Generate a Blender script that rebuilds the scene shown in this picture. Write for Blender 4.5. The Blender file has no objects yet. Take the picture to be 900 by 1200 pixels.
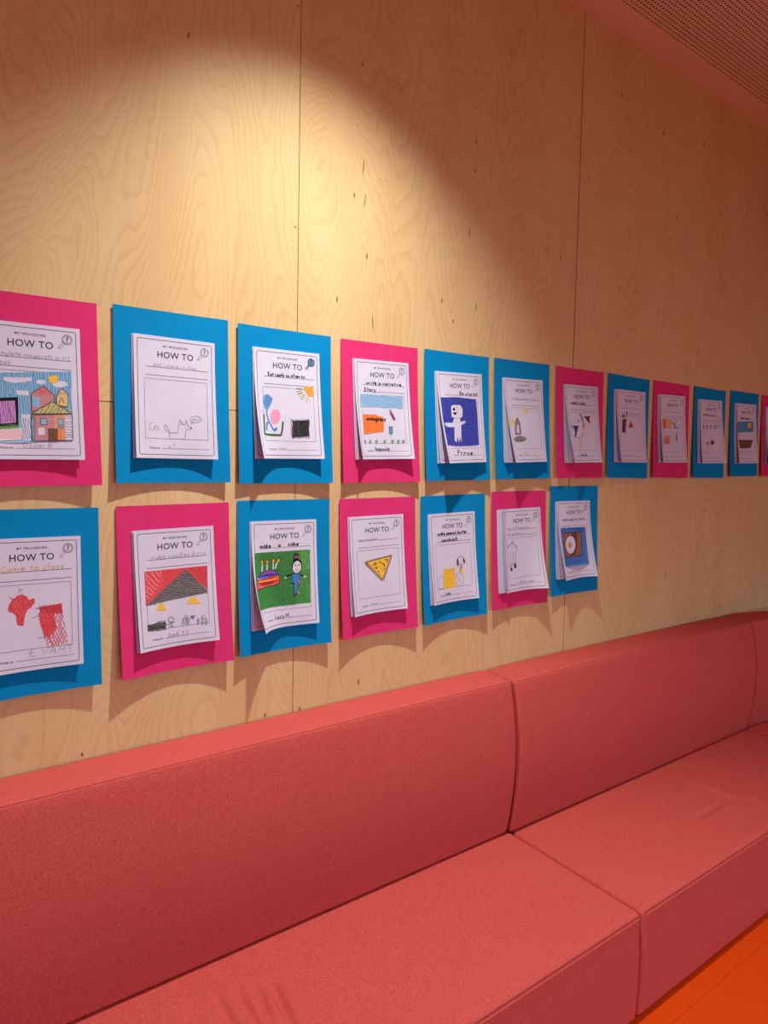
import bpy, bmesh, math, random
import numpy as np
from mathutils import Matrix, Vector

scene = bpy.context.scene
COL = scene.collection
random.seed(11)

# ------------------------------------------------------------------ camera
CAM = Vector((0.0, -1.7743, 1.56))
F_PX = 862.08
YAW, PITCH, ROLL = 0.677658, -0.0620799, 0.0198334
fw = Vector((math.sin(YAW)*math.cos(PITCH), math.cos(YAW)*math.cos(PITCH), math.sin(PITCH)))
rt = Vector((math.cos(YAW), -math.sin(YAW), 0.0))
up = rt.cross(fw)
r2 = rt*math.cos(ROLL) + up*math.sin(ROLL)
u2 = up*math.cos(ROLL) - rt*math.sin(ROLL)
cam_d = bpy.data.cameras.new('camera')
cam_d.sensor_fit = 'HORIZONTAL'
cam_d.sensor_width = 36.0
cam_d.lens = 36.0*F_PX/900.0
cam_d.clip_start = 0.02
cam = bpy.data.objects.new('camera', cam_d)
cam.matrix_world = Matrix(((r2.x, u2.x, -fw.x, CAM.x), (r2.y, u2.y, -fw.y, CAM.y), (r2.z, u2.z, -fw.z, CAM.z), (0, 0, 0, 1)))
COL.objects.link(cam)
scene.camera = cam

# ------------------------------------------------------------------ world, exposure
world = bpy.data.worlds.new('room_ambient')
world.use_nodes = True
wb = world.node_tree.nodes['Background']
wb.inputs['Color'].default_value = (0.92, 1.0, 0.84, 1)
wb.inputs['Strength'].default_value = 0.20
scene.world = world
vs = scene.view_settings
vs.view_transform = 'Standard'
vs.look = 'None'
vs.gamma = 1.0
vs.use_curve_mapping = False
vs.exposure = 0.0

# recessed downlights of the room: (x, y, watts, cone in degrees, blend, colour)
CEIL_Z = 3.265
WASHER = (1.13, -0.64, 236.0, 100.0, 0.95, (0.92, 0.96, 0.88))
ROOM_LIGHTS = [(x, y, 54.0, 125.0, 1.0, (1.0, 0.90, 0.74)) for x in (-1.2, 1.4, 4.0) for y in (-2.7, -4.9)]


# unseen cool area lamp, added to brighten the lower wall and sofa
day = bpy.data.lights.new('added_cool_fill', 'AREA')
day.shape = 'RECTANGLE'
day.size, day.size_y = 4.6, 1.7
day.energy = 73.0
day.color = (0.50, 0.78, 1.0)
day.spread = math.radians(100)
cool_fill_o = bpy.data.objects.new('added_cool_fill', day)
cool_fill_o.location = (1.6, -7.05, 1.75)
cool_fill_o.rotation_euler = (math.radians(90-35), 0, 0)
COL.objects.link(cool_fill_o)

DRAW = {
 '1': [
  ('fill','skyblue',[(30,113),(189,97),(185,256),(30,262)]),
  ('hatch','blue',[(30,113),(189,97),(186,201),(30,211)],5,88,1.5),
  ('fill','paper',[(49,121),(106,117),(104,126),(69,132),(49,129)]),
  ('fill','paper',[(73,147),(98,147),(98,156),(74,157)]),
  ('fill','paper',[(135,125),(134,127),(131,129),(127,131),(122,131),(118,130),(115,129),(114,127),(115,124),(118,122),(122,121),(127,121),(131,121),(134,123)]),
  ('fill','paper',[(180,127),(178,130),(174,133),(167,135),(160,135),(154,135),(149,133),(148,130),(150,126),(154,123),(160,121),(168,121),(174,122),(178,124)]),
  ('fill','yellow',[(141,110),(159,108),(159,125),(141,126)]),
  ('hatch','orange',[(141,110),(159,108),(159,125),(141,126)],4,20,1),
  ('fill','palepink',[(30,233),(80,228),(81,256),(30,258)]),
  ('hatch','pink',[(30,234),(78,230),(79,254),(30,256)],4,30,1),
  ('fill','green',[(30,223),(75,221),(76,231),(30,233)]),
  ('fill','black',[(36,166),(76,162),(75,225),(36,227)]),
  ('fill','lilac',[(39,172),(70,170),(70,219),(39,221)]),
  ('hatch','purple',[(39,172),(70,170),(70,219),(39,221)],4,85,2),
  ('fill','paper',[(81,200),(101,199),(100,255),(81,256)]),
  ('hatch','steel',[(81,207),(101,206),(100,253),(81,254)],4,80,1.5),
  ('fill','rose',[(103,153),(128,134),(151,153),(149,188),(103,191)]),
  ('hatch','red',[(103,153),(128,134),(151,153)],3,40,1.2),
  ('hatch','grey',[(103,157),(150,153),(149,186),(103,189)],6,0,1),
  ('fill','skyblue',[(105,160),(120,159),(120,180),(105,181)]),
  ('line','dark',[(103,153),(128,134),(151,153),(149,188),(103,191),(103,153)],1.2),
  ('fill','tan',[(155,156),(166,136),(180,149),(179,178),(155,176)]),
  ('hatch','brown',[(155,156),(166,136),(180,149)],4,0,1),
  ('line','brown',[(160,171),(166,157),(171,170)],1.5),
  ('line','dark',[(155,156),(166,136),(180,149),(179,178),(155,176),(155,156)],1.2),
  ('fill','olive',[(101,197),(146,168),(188,193),(184,205),(108,210)]),
  ('hatch','dark',[(101,197),(146,168),(188,193),(184,205),(108,210)],7,120,1.3),
  ('line','dark',[(101,197),(146,168),(188,193),(101,197)],1.4),
  ('fill','rose',[(108,199),(149,196),(148,254),(107,256)]),
  ('fill','salmon',[(149,197),(172,196),(171,253),(148,254)]),
  ('fill','paper',[(172,196),(187,195),(186,252),(171,253)]),
  ('hatch','grey',[(108,199),(149,196),(148,253),(107,255)],9,0,1),
  ('hatch','grey',[(108,199),(149,196),(148,253),(107,255)],12,90,1),
  ('hatch','dark',[(172,196),(187,195),(186,252),(171,252)],6,0,1.2),
  ('fill','skyblue',[(120,207),(133,206),(133,220),(120,220)]),
  ('line','dark',[(120,207),(133,206),(133,220),(120,220),(120,207)],1),
  ('fill','grey',[(156,205),(169,204),(169,227),(155,228)]),
  ('fill','skyblue',[(158,207),(166,207),(166,218),(158,218)]),
  ('fill','paper',[(114,228),(128,227),(128,243),(114,243)]),
  ('fill','darkbrown',[(135,229),(155,228),(154,256),(135,257)]),
  ('hatch','brown',[(135,229),(155,228),(154,256),(135,257)],4,80,1),
  ('fill','orange',[(155,232),(163,231),(162,253),(155,253)]),
  ('line','dark',[(101,199),(187,194),(186,253),(101,257),(101,199)],1.2),
  ('hatch','grey',[(101,200),(109,200),(108,255),(101,255)],4,80,1),
 ],
 '2': [
  ('line','pencil',[(47,210),(37,213),(35,227),(45,231),(50,216),(49,230)],0.8),
  ('line','pencil',[(58,217),(53,221),(60,224),(54,230)],0.8),
  ('line','pencil',[(73,218),(78,214),(82,222),(89,234),(108,233),(112,214),(115,199),(120,212),(129,212),(131,199),(135,214),(146,219),(140,224),(131,222),(127,248),(89,249),(87,235),(76,225),(73,218)],1),
  ('fill','dark',[(146,220),(146,221),(144,222),(142,222),(141,220),(142,219),(144,218),(146,218)]),
  ('line','pencil',[(117,210),(120,203),(123,211)],0.8),
  ('line','pencil',[(171,197),(170,200),(166,203),(160,205),(153,206),(148,205),(143,202),(142,199),(143,195),(147,192),(153,190),(160,189),(166,191),(170,193),(171,197)],0.9),
  ('line','pencil',[(148,204),(144,210),(151,205)],0.8),
  ('line','pencil',[(147,201),(149,196),(151,201),(154,195),(155,200),(159,196),(161,201),(164,196),(166,199)],0.9),
 ],
 '3': [
  ('fill','skyblue2',[(28,128),(40,123),(56,134),(49,150),(38,167),(30,163),(25,144)]),
  ('hatch','blue',[(28,128),(40,123),(56,134),(49,150),(38,167),(30,163),(25,144)],4,70,1.6),
  ('line','blue2',[(34,167),(38,191),(53,216)],3),
  ('line','blue2',[(40,200),(34,202),(31,221)],4),
  ('line','blue2',[(52,216),(59,222),(65,213)],4),
  ('line','blue2',[(57,218),(68,216)],3),
  ('fill','lightpink',[(78,182),(76,191),(71,198),(64,202),(57,203),(50,199),(47,192),(46,184),(48,175),(53,168),(60,164),(67,163),(73,167),(77,173)]),
  ('hatch','pink',[(78,182),(76,191),(71,198),(64,202),(57,203),(50,199),(47,192),(46,184),(48,175),(53,168),(60,164),(67,163),(73,167),(77,173)],4,50,1.6),
  ('line','lightred',[(15,172),(18,165),(21,172),(16,176)],0.8),
  ('line','darkgreen',[(25,178),(24,205),(22,231),(41,233),(79,233),(84,215),(86,195)],4),
  ('fill','black',[(117,192),(169,189),(168,235),(114,237)]),
  ('hatch','dark',[(112,189),(171,186),(170,239),(109,242)],4,85,1.6),
  ('fill','gold',[(154,96),(187,93),(186,123),(169,119),(160,108)]),
  ('hatch','orange',[(154,96),(187,93),(186,123),(169,119)],4,30,1.2),
  ('line','gold',[(176,123),(174,140)],1.2),
  ('line','green',[(170,122),(164,139)],1.2),
  ('line','gold',[(164,121),(155,136)],1.2),
  ('line','green',[(159,118),(146,132)],1.2),
  ('line','gold',[(155,115),(140,126)],1.2),
  ('line','green',[(152,111),(135,119)],1.2),
  ('line','gold',[(150,106),(132,111)],1.2),
  ('line','green',[(149,101),(131,103)],1.2),
 ],
 '4': [
  ('fill','paleblue',[(17,105),(183,104),(181,142),(16,141)]),
  ('hatch','skyblue2',[(17,105),(183,104),(181,142),(16,141)],5,5,1.8),
  ('fill','orange2',[(26,163),(74,164),(106,171),(105,215),(24,221)]),
  ('hatch','orange',[(26,163),(74,164),(106,171),(105,215),(24,221)],4,10,1.4),
  ('fill','plum',[(129,146),(137,149),(150,172),(150,181),(141,176),(129,156)]),
  ('fill','grey',[(128,146),(137,147),(139,154),(129,155)]),
  ('fill','steel',[(125,198),(140,197),(139,221),(124,221)]),
  ('hatch','dark',[(125,197),(140,197),(140,204),(124,204)],3,0,1.2),
  ('line','dark',[(131,221),(132,226)],1),
  ('fill','leaf',[(27,253),(21,241),(26,244),(28,237),(31,243),(35,240)]),
  ('line','dark',[(27,253),(28,243)],0.8),
  ('fill','leaf',[(49,253),(42,240),(47,244),(50,237),(52,243),(56,239)]),
  ('line','dark',[(49,253),(49,243)],0.8),
  ('fill','leaf',[(74,252),(67,240),(72,243),(74,236),(77,242),(81,239)]),
  ('line','dark',[(74,252),(74,243)],0.8),
  ('fill','leaf',[(106,252),(100,240),(105,243),(107,236),(110,242),(114,238)]),
  ('line','dark',[(106,252),(107,242)],0.8),
  ('fill','leaf',[(136,252),(130,239),(134,242),(137,236),(139,242),(144,238)]),
  ('line','dark',[(136,252),(137,242)],0.8),
  ('fill','leaf',[(157,252),(151,239),(156,242),(158,235),(161,241),(165,238)]),
  ('line','dark',[(157,252),(158,242)],0.8),
  ('fill','leaf',[(176,251),(169,239),(174,242),(176,235),(179,241),(183,238)]),
  ('line','dark',[(176,251),(176,242)],0.8),
 ],
 '5': [
  ('fill','navyblue',[(10,85),(82,81),(178,85),(182,133),(180,239),(106,242),(9,239),(7,158)]),
  ('hatch','royal',[(10,85),(82,81),(178,85),(182,133),(180,239),(106,242),(9,239),(7,158)],4,65,1.4),
  ('fill','paper',[(54,112),(65,107),(101,106),(111,120),(107,145),(94,151),(95,161),(121,158),(118,166),(97,172),(89,229),(83,214),(76,230),(70,211),(63,229),(53,224),(61,179),(33,182),(12,174),(12,166),(54,167),(64,150),(52,147)]),
  ('line','dark',[(54,112),(65,107),(101,106),(111,120),(107,145),(94,151),(64,150),(52,147),(54,112)],0.9),
  ('fill','black',[(74,121),(72,125),(67,126),(64,125),(62,122),(64,118),(69,116),(73,118)]),
  ('fill','black',[(80,135),(77,138),(70,140),(64,138),(62,135),(65,132),(71,131),(77,132)]),
  ('line','dark',[(81,111),(86,126),(81,133)],1),
  ('line','skyblue',[(8,174),(25,166),(18,182)],1),
 ],
 '6': [
  ('line','yellow2',[(94,116),(126,111)],5),
  ('line','yellow2',[(110,103),(111,126)],5),
  ('line','yellow2',[(0,158),(37,153)],5),
  ('line','yellow2',[(20,143),(18,170)],5),
  ('fill','mauve',[(31,200),(35,163),(47,143),(59,140),(68,159),(69,198)]),
  ('hatch','plum',[(31,200),(35,163),(47,143),(59,140),(68,159),(69,198)],4,88,1.4),
  ('fill','palepink',[(43,193),(47,166),(57,163),(58,192)]),
  ('line','dark',[(31,200),(35,163),(47,143),(59,140),(68,159),(69,198),(31,200)],1),
  ('fill','grey',[(98,213),(94,218),(82,222),(65,225),(47,225),(30,224),(19,220),(16,216),(20,211),(32,207),(48,205),(67,204),(83,206),(94,209)]),
  ('hatch','dark',[(98,213),(94,218),(82,222),(65,225),(47,225),(30,224),(19,220),(16,216),(20,211),(32,207),(48,205),(67,204),(83,206),(94,209)],4,0,1.4),
 ],
 '7': [
  ('fill','navy',[(32,157),(73,156),(62,171),(55,183),(44,204),(36,196),(43,181)]),
  ('line','navy',[(20,153),(28,168)],4),
  ('line','navy',[(77,133),(70,141)],3),
  ('fill','maroon',[(118,118),(136,119),(156,114),(149,129),(154,146),(135,137),(124,128)]),
  ('line','maroon',[(109,119),(118,123)],3),
  ('line','steel',[(86,108),(100,126)],6),
  ('line','navy',[(97,122),(107,143)],4),
  ('fill','salmon',[(99,143),(117,147),(119,159),(106,167),(97,157)]),
  ('line','red',[(106,146),(100,160),(115,157)],1.5),
  ('line','tan',[(108,167),(101,189),(80,203),(70,242)],6),
  ('line','gold',[(72,216),(67,244)],4),
  ('line','dark',[(57,200),(78,204)],2),
  ('line','lilac',[(42,216),(32,243)],0.8),
  ('line','lilac',[(66,216),(60,242)],0.8),
  ('line','lilac',[(91,215),(88,241)],0.8),
  ('line','lilac',[(116,215),(116,241)],0.8),
 ],
 '8': [
  ('fill','darkbrown',[(43,123),(73,117),(67,174),(40,175)]),
  ('hatch','black',[(43,123),(73,117),(67,174),(40,175)],5,10,1.4),
  ('line','red',[(59,130),(60,166)],2),
  ('fill','steel',[(38,102),(60,99),(64,115),(40,117)]),
  ('line','darkgreen',[(76,87),(73,110)],5),
  ('fill','crimson',[(105,126),(125,151),(87,154)]),
  ('line','crimson',[(107,124),(109,149)],3),
 ],
 '9': [
  ('fill','orange2',[(20,108),(54,107),(53,147),(19,148)]),
  ('fill','tan',[(61,108),(94,107),(95,147),(60,147)]),
  ('hatch','orange',[(61,108),(94,107),(95,147),(60,147)],6,0,1.4),
  ('line','dark',[(102,116),(126,140)],4),
  ('line','dark',[(138,109),(119,142),(151,142)],3),
  ('fill','salmon',[(31,179),(80,176),(82,216),(30,219)]),
  ('hatch','brown',[(33,194),(77,187),(77,213),(36,213)],5,20,1.6),
  ('line','darkbrown',[(141,164),(132,186),(140,205)],4),
  ('line','darkbrown',[(127,177),(148,192)],2.5),
  ('line','blueline',[(98,149),(102,245)],0.8),
  ('line','blueline',[(13,165),(185,163)],0.8),
 ],
 '10': [
  ('line','dark',[(28,126),(37,119),(42,132),(30,135)],3),
  ('line','dark',[(58,125),(68,119),(73,132),(61,134)],3),
  ('line','dark',[(95,125),(105,118),(110,131),(98,134)],3),
  ('line','dark',[(132,124),(142,117),(147,130),(135,133)],3),
  ('hatch','grey',[(149,112),(176,111),(176,133),(148,133)],4,0,1.4),
  ('fill','palegreen',[(94,205),(92,210),(87,214),(79,217),(71,217),(63,215),(58,211),(56,206),(58,201),(63,197),(71,195),(79,195),(87,197),(92,201)]),
  ('line','dark',[(56,208),(68,199),(87,203)],4),
  ('fill','maroon',[(134,200),(133,204),(128,208),(121,210),(114,210),(107,208),(102,205),(100,200),(102,196),(107,192),(114,190),(121,190),(128,192),(133,196)]),
  ('line','dark',[(108,195),(128,198)],3),
  ('line','pencil',[(73,217),(66,250)],1.5),
  ('line','pencil',[(114,211),(111,233)],1),
  ('line','pencil',[(77,194),(80,176)],1),
  ('line','pencil',[(120,189),(114,175)],1),
  ('line','grey',[(28,142),(34,158)],0.8),
 ],
 '11': [
  ('fill','skyblue2',[(2,90),(176,84),(181,139),(1,145)]),
  ('hatch','blue',[(2,92),(176,86),(181,138),(1,144)],4,5,2),
  ('fill','gold',[(161,105),(159,110),(153,115),(145,118),(135,119),(126,116),(120,112),(117,106),(119,100),(125,96),(133,93),(143,92),(152,95),(158,99)]),
  ('fill','teal',[(95,124),(166,121),(167,138),(95,141)]),
  ('fill','darkbrown',[(19,180),(174,180),(149,220),(35,223)]),
  ('hatch','brown',[(24,185),(162,184),(142,216),(38,220)],5,30,1.4),
  ('line','blueline',[(10,250),(24,230),(38,249),(53,230),(67,249),(81,229),(96,248),(110,228),(126,247),(139,227),(158,246)],1.2),
  ('line','grey',[(14,157),(152,158)],0.8),
  ('line','lightred',[(13,272),(86,274)],1.2),
 ],
 '12': [
 ],
 'A': [
  ('fill','coral',[(75,126),(82,124),(94,132),(97,140),(108,136),(110,144),(102,155),(95,160),(90,168),(84,196),(72,193),(70,171),(63,164),(55,161),(54,152),(60,139)]),
  ('hatch','red',[(75,126),(82,124),(94,132),(97,140),(108,136),(110,144),(102,155),(95,160),(90,168),(84,196),(72,193),(70,171),(63,164),(55,161),(54,152),(60,139)],4,70,1.8),
  ('hatch','crimson',[(75,126),(82,124),(94,132),(97,140),(108,136),(110,144),(102,155),(95,160),(90,168),(84,196),(72,193),(70,171),(63,164),(55,161),(54,152),(60,139)],5,110,1.2),
  ('fill','red',[(118,155),(166,153),(168,176),(120,173)]),
  ('hatch','crimson',[(118,155),(166,153),(168,176),(120,173)],4,60,1.8),
  ('fill','coral',[(116,170),(148,175),(155,208),(137,228),(128,223),(119,194)]),
  ('hatch','red',[(116,170),(148,175),(155,208),(137,228),(128,223),(119,194)],4,60,1.6),
  ('hatch','red',[(120,173),(169,176),(172,213),(178,243),(137,251),(127,226)],5,70,1.6),
  ('hatch','red',[(120,173),(169,176),(172,213),(178,243),(137,251),(127,226)],7,120,1.3),
  ('line','dark',[(110,159),(128,161)],0.8),
  ('line','dark',[(57,129),(70,137)],0.8),
  ('line','steel',[(78,111),(75,120),(84,112),(82,119)],0.7),
  ('line','steel',[(114,226),(134,226)],0.7),
  ('line','pencil',[(102,180),(120,175)],0.7),
 ],
 'B': [
  ('fill','red2',[(23,102),(189,103),(187,165),(131,107),(22,185)]),
  ('hatch','coral',[(23,102),(76,102),(75,146),(22,183)],5,50,1.6),
  ('hatch','paper',[(25,106),(68,104),(55,148),(25,176)],9,50,1),
  ('hatch','crimson',[(138,104),(189,104),(187,163)],4,60,1.6),
  ('fill','grey2',[(22,186),(131,105),(186,166),(185,173),(102,178)]),
  ('hatch','dark',[(22,186),(131,105),(186,166),(185,173),(102,178)],5,8,1.8),
  ('hatch','pencil',[(22,186),(131,105),(186,166),(185,173),(102,178)],6,20,1.6),
  ('fill','yellow',[(59,183),(66,184),(76,204),(48,201)]),
  ('hatch','gold',[(59,183),(66,184),(76,204),(48,201)],4,80,1.2),
  ('fill','yellow',[(139,179),(152,179),(166,198),(130,194)]),
  ('hatch','gold',[(139,179),(152,179),(166,198),(130,194)],4,80,1.2),
  ('fill','grey2',[(23,232),(72,233),(72,251),(23,248)]),
  ('hatch','black',[(23,232),(72,233),(72,251),(23,248)],4,5,1.8),
  ('line','dark',[(50,229),(70,229),(71,235)],1),
  ('line','dark',[(93,229),(92,232),(90,234),(87,235),(84,234),(81,233),(79,230),(79,227),(79,225),(82,223),(85,222),(88,222),(91,224),(93,226),(93,229)],0.9),
  ('line','dark',[(86,234),(86,242),(80,247)],0.9),
  ('line','dark',[(86,242),(92,248)],0.9),
  ('line','dark',[(73,240),(86,237),(96,236)],0.9),
  ('line','dark',[(115,246),(118,228),(120,231),(119,245)],0.8),
  ('line','dark',[(123,247),(126,229),(128,232),(128,246)],0.8),
  ('line','dark',[(129,248),(132,230),(134,233),(134,247)],0.8),
  ('line','dark',[(155,252),(157,234),(159,236),(159,250)],0.8),
  ('line','dark',[(166,253),(168,235),(171,237),(170,252)],0.8),
  ('line','dark',[(175,255),(178,236),(180,239),(180,253)],0.8),
  ('fill','steel',[(137,226),(151,226),(146,234),(140,233)]),
  ('line','dark',[(130,228),(129,231),(126,232),(123,230),(122,227),(123,224),(126,223),(129,225),(130,228)],0.7),
  ('line','dark',[(176,233),(175,236),(172,237),(169,235),(167,232),(169,229),(172,229),(175,230),(176,233)],0.7),
 ],
 'C': [
  ('fill','green2',[(8,87),(188,86),(185,238),(2,237)]),
  ('hatch','darkgreen',[(8,87),(151,87),(138,241),(2,237)],5,60,1.6),
  ('hatch','green',[(150,90),(188,86),(185,238),(144,236)],5,75,1.8),
  ('hatch','lightgreen',[(158,88),(188,88),(185,143),(157,145)],6,85,1.4),
  ('line','skinblue',[(33,112),(31,137)],3),
  ('line','skinblue',[(49,111),(47,136)],3),
  ('line','skinblue',[(68,110),(67,135)],3),
  ('line','skinblue',[(83,109),(73,133)],3),
  ('fill','gold',[(35,112),(34,115),(31,117),(29,115),(28,111),(30,108),(33,106),(35,108)]),
  ('line','black',[(36,112),(34,116),(31,118),(28,116),(27,111),(29,107),(33,105),(36,107),(36,112)],1),
  ('fill','gold',[(52,113),(50,116),(48,118),(45,116),(45,112),(46,109),(49,107),(51,109)]),
  ('line','black',[(53,113),(51,117),(47,119),(44,117),(44,112),(46,108),(49,106),(52,108),(53,113)],1),
  ('fill','gold',[(72,111),(70,115),(67,116),(65,115),(64,111),(66,107),(69,106),(71,107)]),
  ('line','black',[(73,111),(71,116),(67,117),(64,115),(63,111),(65,106),(69,105),(72,107),(73,111)],1),
  ('fill','gold',[(88,111),(87,115),(84,116),(81,114),(81,111),(82,107),(85,106),(88,107)]),
  ('line','black',[(89,111),(87,116),(84,117),(81,115),(80,111),(82,106),(85,104),(88,107),(89,111)],1),
  ('fill','purple',[(29,142),(56,135),(80,142),(83,148),(23,148)]),
  ('fill','royal',[(19,148),(80,145),(84,152),(15,156)]),
  ('fill','orange2',[(14,156),(85,152),(86,164),(10,167)]),
  ('fill','coral',[(10,167),(87,164),(85,175),(6,183)]),
  ('fill','lilac',[(12,153),(53,153),(52,158),(13,159)]),
  ('line','black',[(15,156),(23,144),(56,134),(81,142),(87,161),(85,175),(6,183),(15,156)],1.2),
  ('fill','black',[(134,96),(151,97),(149,118),(132,117)]),
  ('fill','plum',[(136,100),(149,101),(149,109),(135,108)]),
  ('fill','black',[(161,131),(159,140),(153,146),(146,150),(138,149),(132,145),(128,138),(127,129),(129,121),(135,114),(142,111),(149,111),(156,115),(160,122)]),
  ('fill','paper',[(158,134),(156,141),(151,147),(145,150),(139,150),(134,146),(130,140),(130,132),(132,124),(136,119),(142,116),(148,116),(153,120),(157,126)]),
  ('fill','black',[(141,128),(140,130),(138,130),(137,128),(138,125),(140,125)]),
  ('fill','black',[(152,129),(150,131),(148,131),(147,128),(149,126),(151,126)]),
  ('line','red',[(138,139),(143,142),(148,140)],1.4),
  ('fill','blue2',[(128,152),(154,152),(153,178),(146,178),(144,209),(132,208),(134,177),(126,176)]),
  ('line','black',[(126,152),(107,156),(105,162)],2),
  ('line','black',[(153,154),(167,162),(176,159)],2),
  ('line','paper',[(104,158),(107,163)],3),
  ('line','paper',[(164,164),(174,161)],3),
  ('line','black',[(128,152),(154,152),(153,178),(146,178),(144,209),(132,208),(134,177),(126,176),(128,152)],1),
  ('line','orange',[(149,174),(154,179)],3),
  ('line','black',[(135,210),(133,215)],2),
  ('line','gold',[(146,200),(149,211)],2),
 ],
 'D': [
  ('fill','brown2',[(55,138),(161,125),(161,132),(127,198),(117,200),(57,145)]),
  ('fill','yellow',[(67,141),(153,131),(122,194)]),
  ('hatch','gold',[(67,141),(153,131),(122,194)],5,40,1.4),
  ('fill','darkbrown',[(98,145),(96,147),(94,147),(92,145),(94,143),(96,143)]),
  ('fill','orange',[(112,146),(111,148),(108,148),(107,146),(108,144),(111,144)]),
  ('fill','black',[(100,160),(98,162),(96,162),(94,160),(96,158),(98,158)]),
  ('fill','darkbrown',[(91,151),(89,153),(87,153),(86,151),(87,149),(90,149)]),
  ('fill','orange',[(143,146),(142,148),(139,148),(138,146),(139,144),(142,144)]),
  ('fill','black',[(129,151),(127,153),(125,152),(123,150),(125,148),(127,148)]),
  ('fill','darkbrown',[(93,146),(92,148),(89,148),(88,146),(89,144),(92,144)]),
  ('fill','orange',[(137,139),(136,141),(133,141),(132,139),(133,137),(136,137)]),
  ('fill','black',[(97,150),(96,152),(93,152),(92,150),(93,148),(96,148)]),
  ('fill','darkbrown',[(145,144),(143,146),(141,146),(139,144),(141,142),(143,142)]),
  ('fill','orange',[(129,169),(128,171),(125,171),(124,169),(125,167),(128,167)]),
  ('fill','black',[(102,147),(101,149),(98,149),(97,147),(98,145),(101,145)]),
  ('fill','darkbrown',[(145,139),(144,141),(141,141),(140,138),(141,136),(144,137)]),
  ('fill','orange',[(120,154),(119,156),(117,156),(115,154),(117,152),(119,152)]),
  ('fill','black',[(121,146),(120,148),(117,148),(116,146),(118,144),(120,144)]),
  ('fill','darkbrown',[(115,143),(113,145),(111,144),(109,142),(111,140),(113,140)]),
  ('fill','orange',[(86,148),(85,150),(83,150),(81,148),(83,146),(85,146)]),
  ('fill','black',[(131,152),(129,154),(127,153),(125,151),(127,149),(129,149)]),
  ('fill','darkbrown',[(103,161),(101,163),(99,163),(98,161),(99,159),(101,159)]),
  ('fill','orange',[(91,149),(90,151),(87,150),(86,148),(87,146),(90,146)]),
  ('fill','black',[(133,157),(132,159),(129,159),(128,157),(129,155),(132,155)]),
  ('fill','darkbrown',[(133,165),(132,167),(129,167),(128,165),(129,163),(132,163)]),
  ('fill','orange',[(102,155),(101,157),(98,157),(97,155),(98,153),(101,153)]),
  ('fill','black',[(138,137),(137,139),(134,139),(133,137),(134,135),(137,135)]),
  ('fill','darkbrown',[(109,171),(108,173),(105,173),(104,171),(105,169),(108,169)]),
  ('fill','orange',[(122,165),(121,167),(118,167),(117,164),(118,162),(121,163)]),
  ('line','black',[(55,138),(66,153),(75,160)],1.6),
  ('line','brown',[(55,138),(161,125),(127,198),(117,200),(57,145),(55,138)],1.2),
 ],
 'E': [
  ('fill','yellow',[(58,185),(110,186),(111,249),(56,248)]),
  ('hatch','gold',[(58,185),(110,186),(111,249),(56,248)],4,75,1.6),
  ('hatch','orange',[(59,185),(110,189),(110,202),(59,198)],5,20,1.2),
  ('line','gold',[(57,206),(111,205)],1),
  ('line','pencil',[(31,247),(30,225),(41,208),(55,203),(56,248),(31,247)],0.8),
  ('line','pencil',[(149,227),(147,237),(142,245),(135,249),(127,248),(120,243),(115,234),(114,224),(116,214),(121,206),(128,202),(136,203),(143,208),(148,216),(149,227)],0.8),
  ('line','pencil',[(113,205),(138,239)],0.7),
  ('line','dark',[(155,165),(154,171),(149,176),(142,179),(135,178),(128,175),(124,169),(123,163),(124,156),(129,151),(136,149),(143,149),(150,153),(154,158),(155,165)],0.9),
  ('fill','dark2',[(121,179),(120,163),(127,151),(130,169),(128,180)]),
  ('fill','dark2',[(160,173),(157,160),(150,153),(149,165),(154,173)]),
  ('line','red',[(133,172),(144,172)],0.9),
  ('line','maroon',[(141,180),(136,201)],3),
  ('fill','yellow',[(144,183),(150,192),(148,205),(136,206),(138,193)]),
  ('line','dark',[(131,186),(140,191)],1),
 ],
 'F': [
  ('line','dark',[(53,106),(52,116)],1),
  ('line','dark',[(25,144),(28,133),(52,116),(78,141),(77,153)],1.4),
  ('line','dark',[(30,136),(52,122),(74,144)],0.8),
  ('line','pencil',[(35,150),(39,176),(35,202),(38,221)],1.2),
  ('line','pencil',[(74,152),(70,178),(70,212)],1.2),
  ('hatch','grey',[(37,155),(71,152),(69,199),(39,200)],7,80,1),
  ('line','dark',[(49,135),(47,142),(54,141)],1),
  ('line','dark',[(62,156),(53,166),(64,178)],0.9),
  ('line','dark',[(41,197),(69,194)],0.9),
  ('fill','dark2',[(38,210),(48,211),(49,221),(38,221)]),
  ('fill','dark2',[(58,198),(71,198),(72,212),(58,213)]),
  ('hatch','black',[(37,197),(49,198),(49,221),(36,221)],5,70,1),
 ],
 'G': [
  ('fill','blue',[(13,101),(176,104),(179,249),(15,246)]),
  ('hatch','royal',[(13,101),(176,104),(179,249),(15,246)],5,10,1.8),
  ('hatch','skyblue2',[(156,104),(176,104),(179,249),(160,249)],6,80,1.4),
  ('fill','redbrown',[(25,121),(149,121),(142,214),(26,213)]),
  ('hatch','brown',[(25,121),(149,121),(142,214),(26,213)],5,60,1.4),
  ('fill','darkbrown',[(86,121),(117,121),(120,170),(97,209),(61,211)]),
  ('line','black',[(25,121),(149,121),(142,214),(26,213),(25,121)],1.4),
  ('line','black',[(149,121),(158,116)],1),
  ('line','black',[(26,213),(18,221)],1),
  ('fill','paper',[(107,170),(103,182),(95,192),(85,199),(73,203),(61,202),(50,197),(42,189),(37,178),(36,166),(40,154),(47,144),(58,137),(70,133),(82,134),(93,138),(101,147),(106,158)]),
  ('line','black',[(107,170),(103,182),(95,192),(85,199),(73,203),(61,202),(50,197),(42,189),(37,178),(36,166),(40,154),(47,144),(58,137),(70,133),(82,134),(93,138),(101,147),(106,158),(107,170)],1.2),
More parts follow.
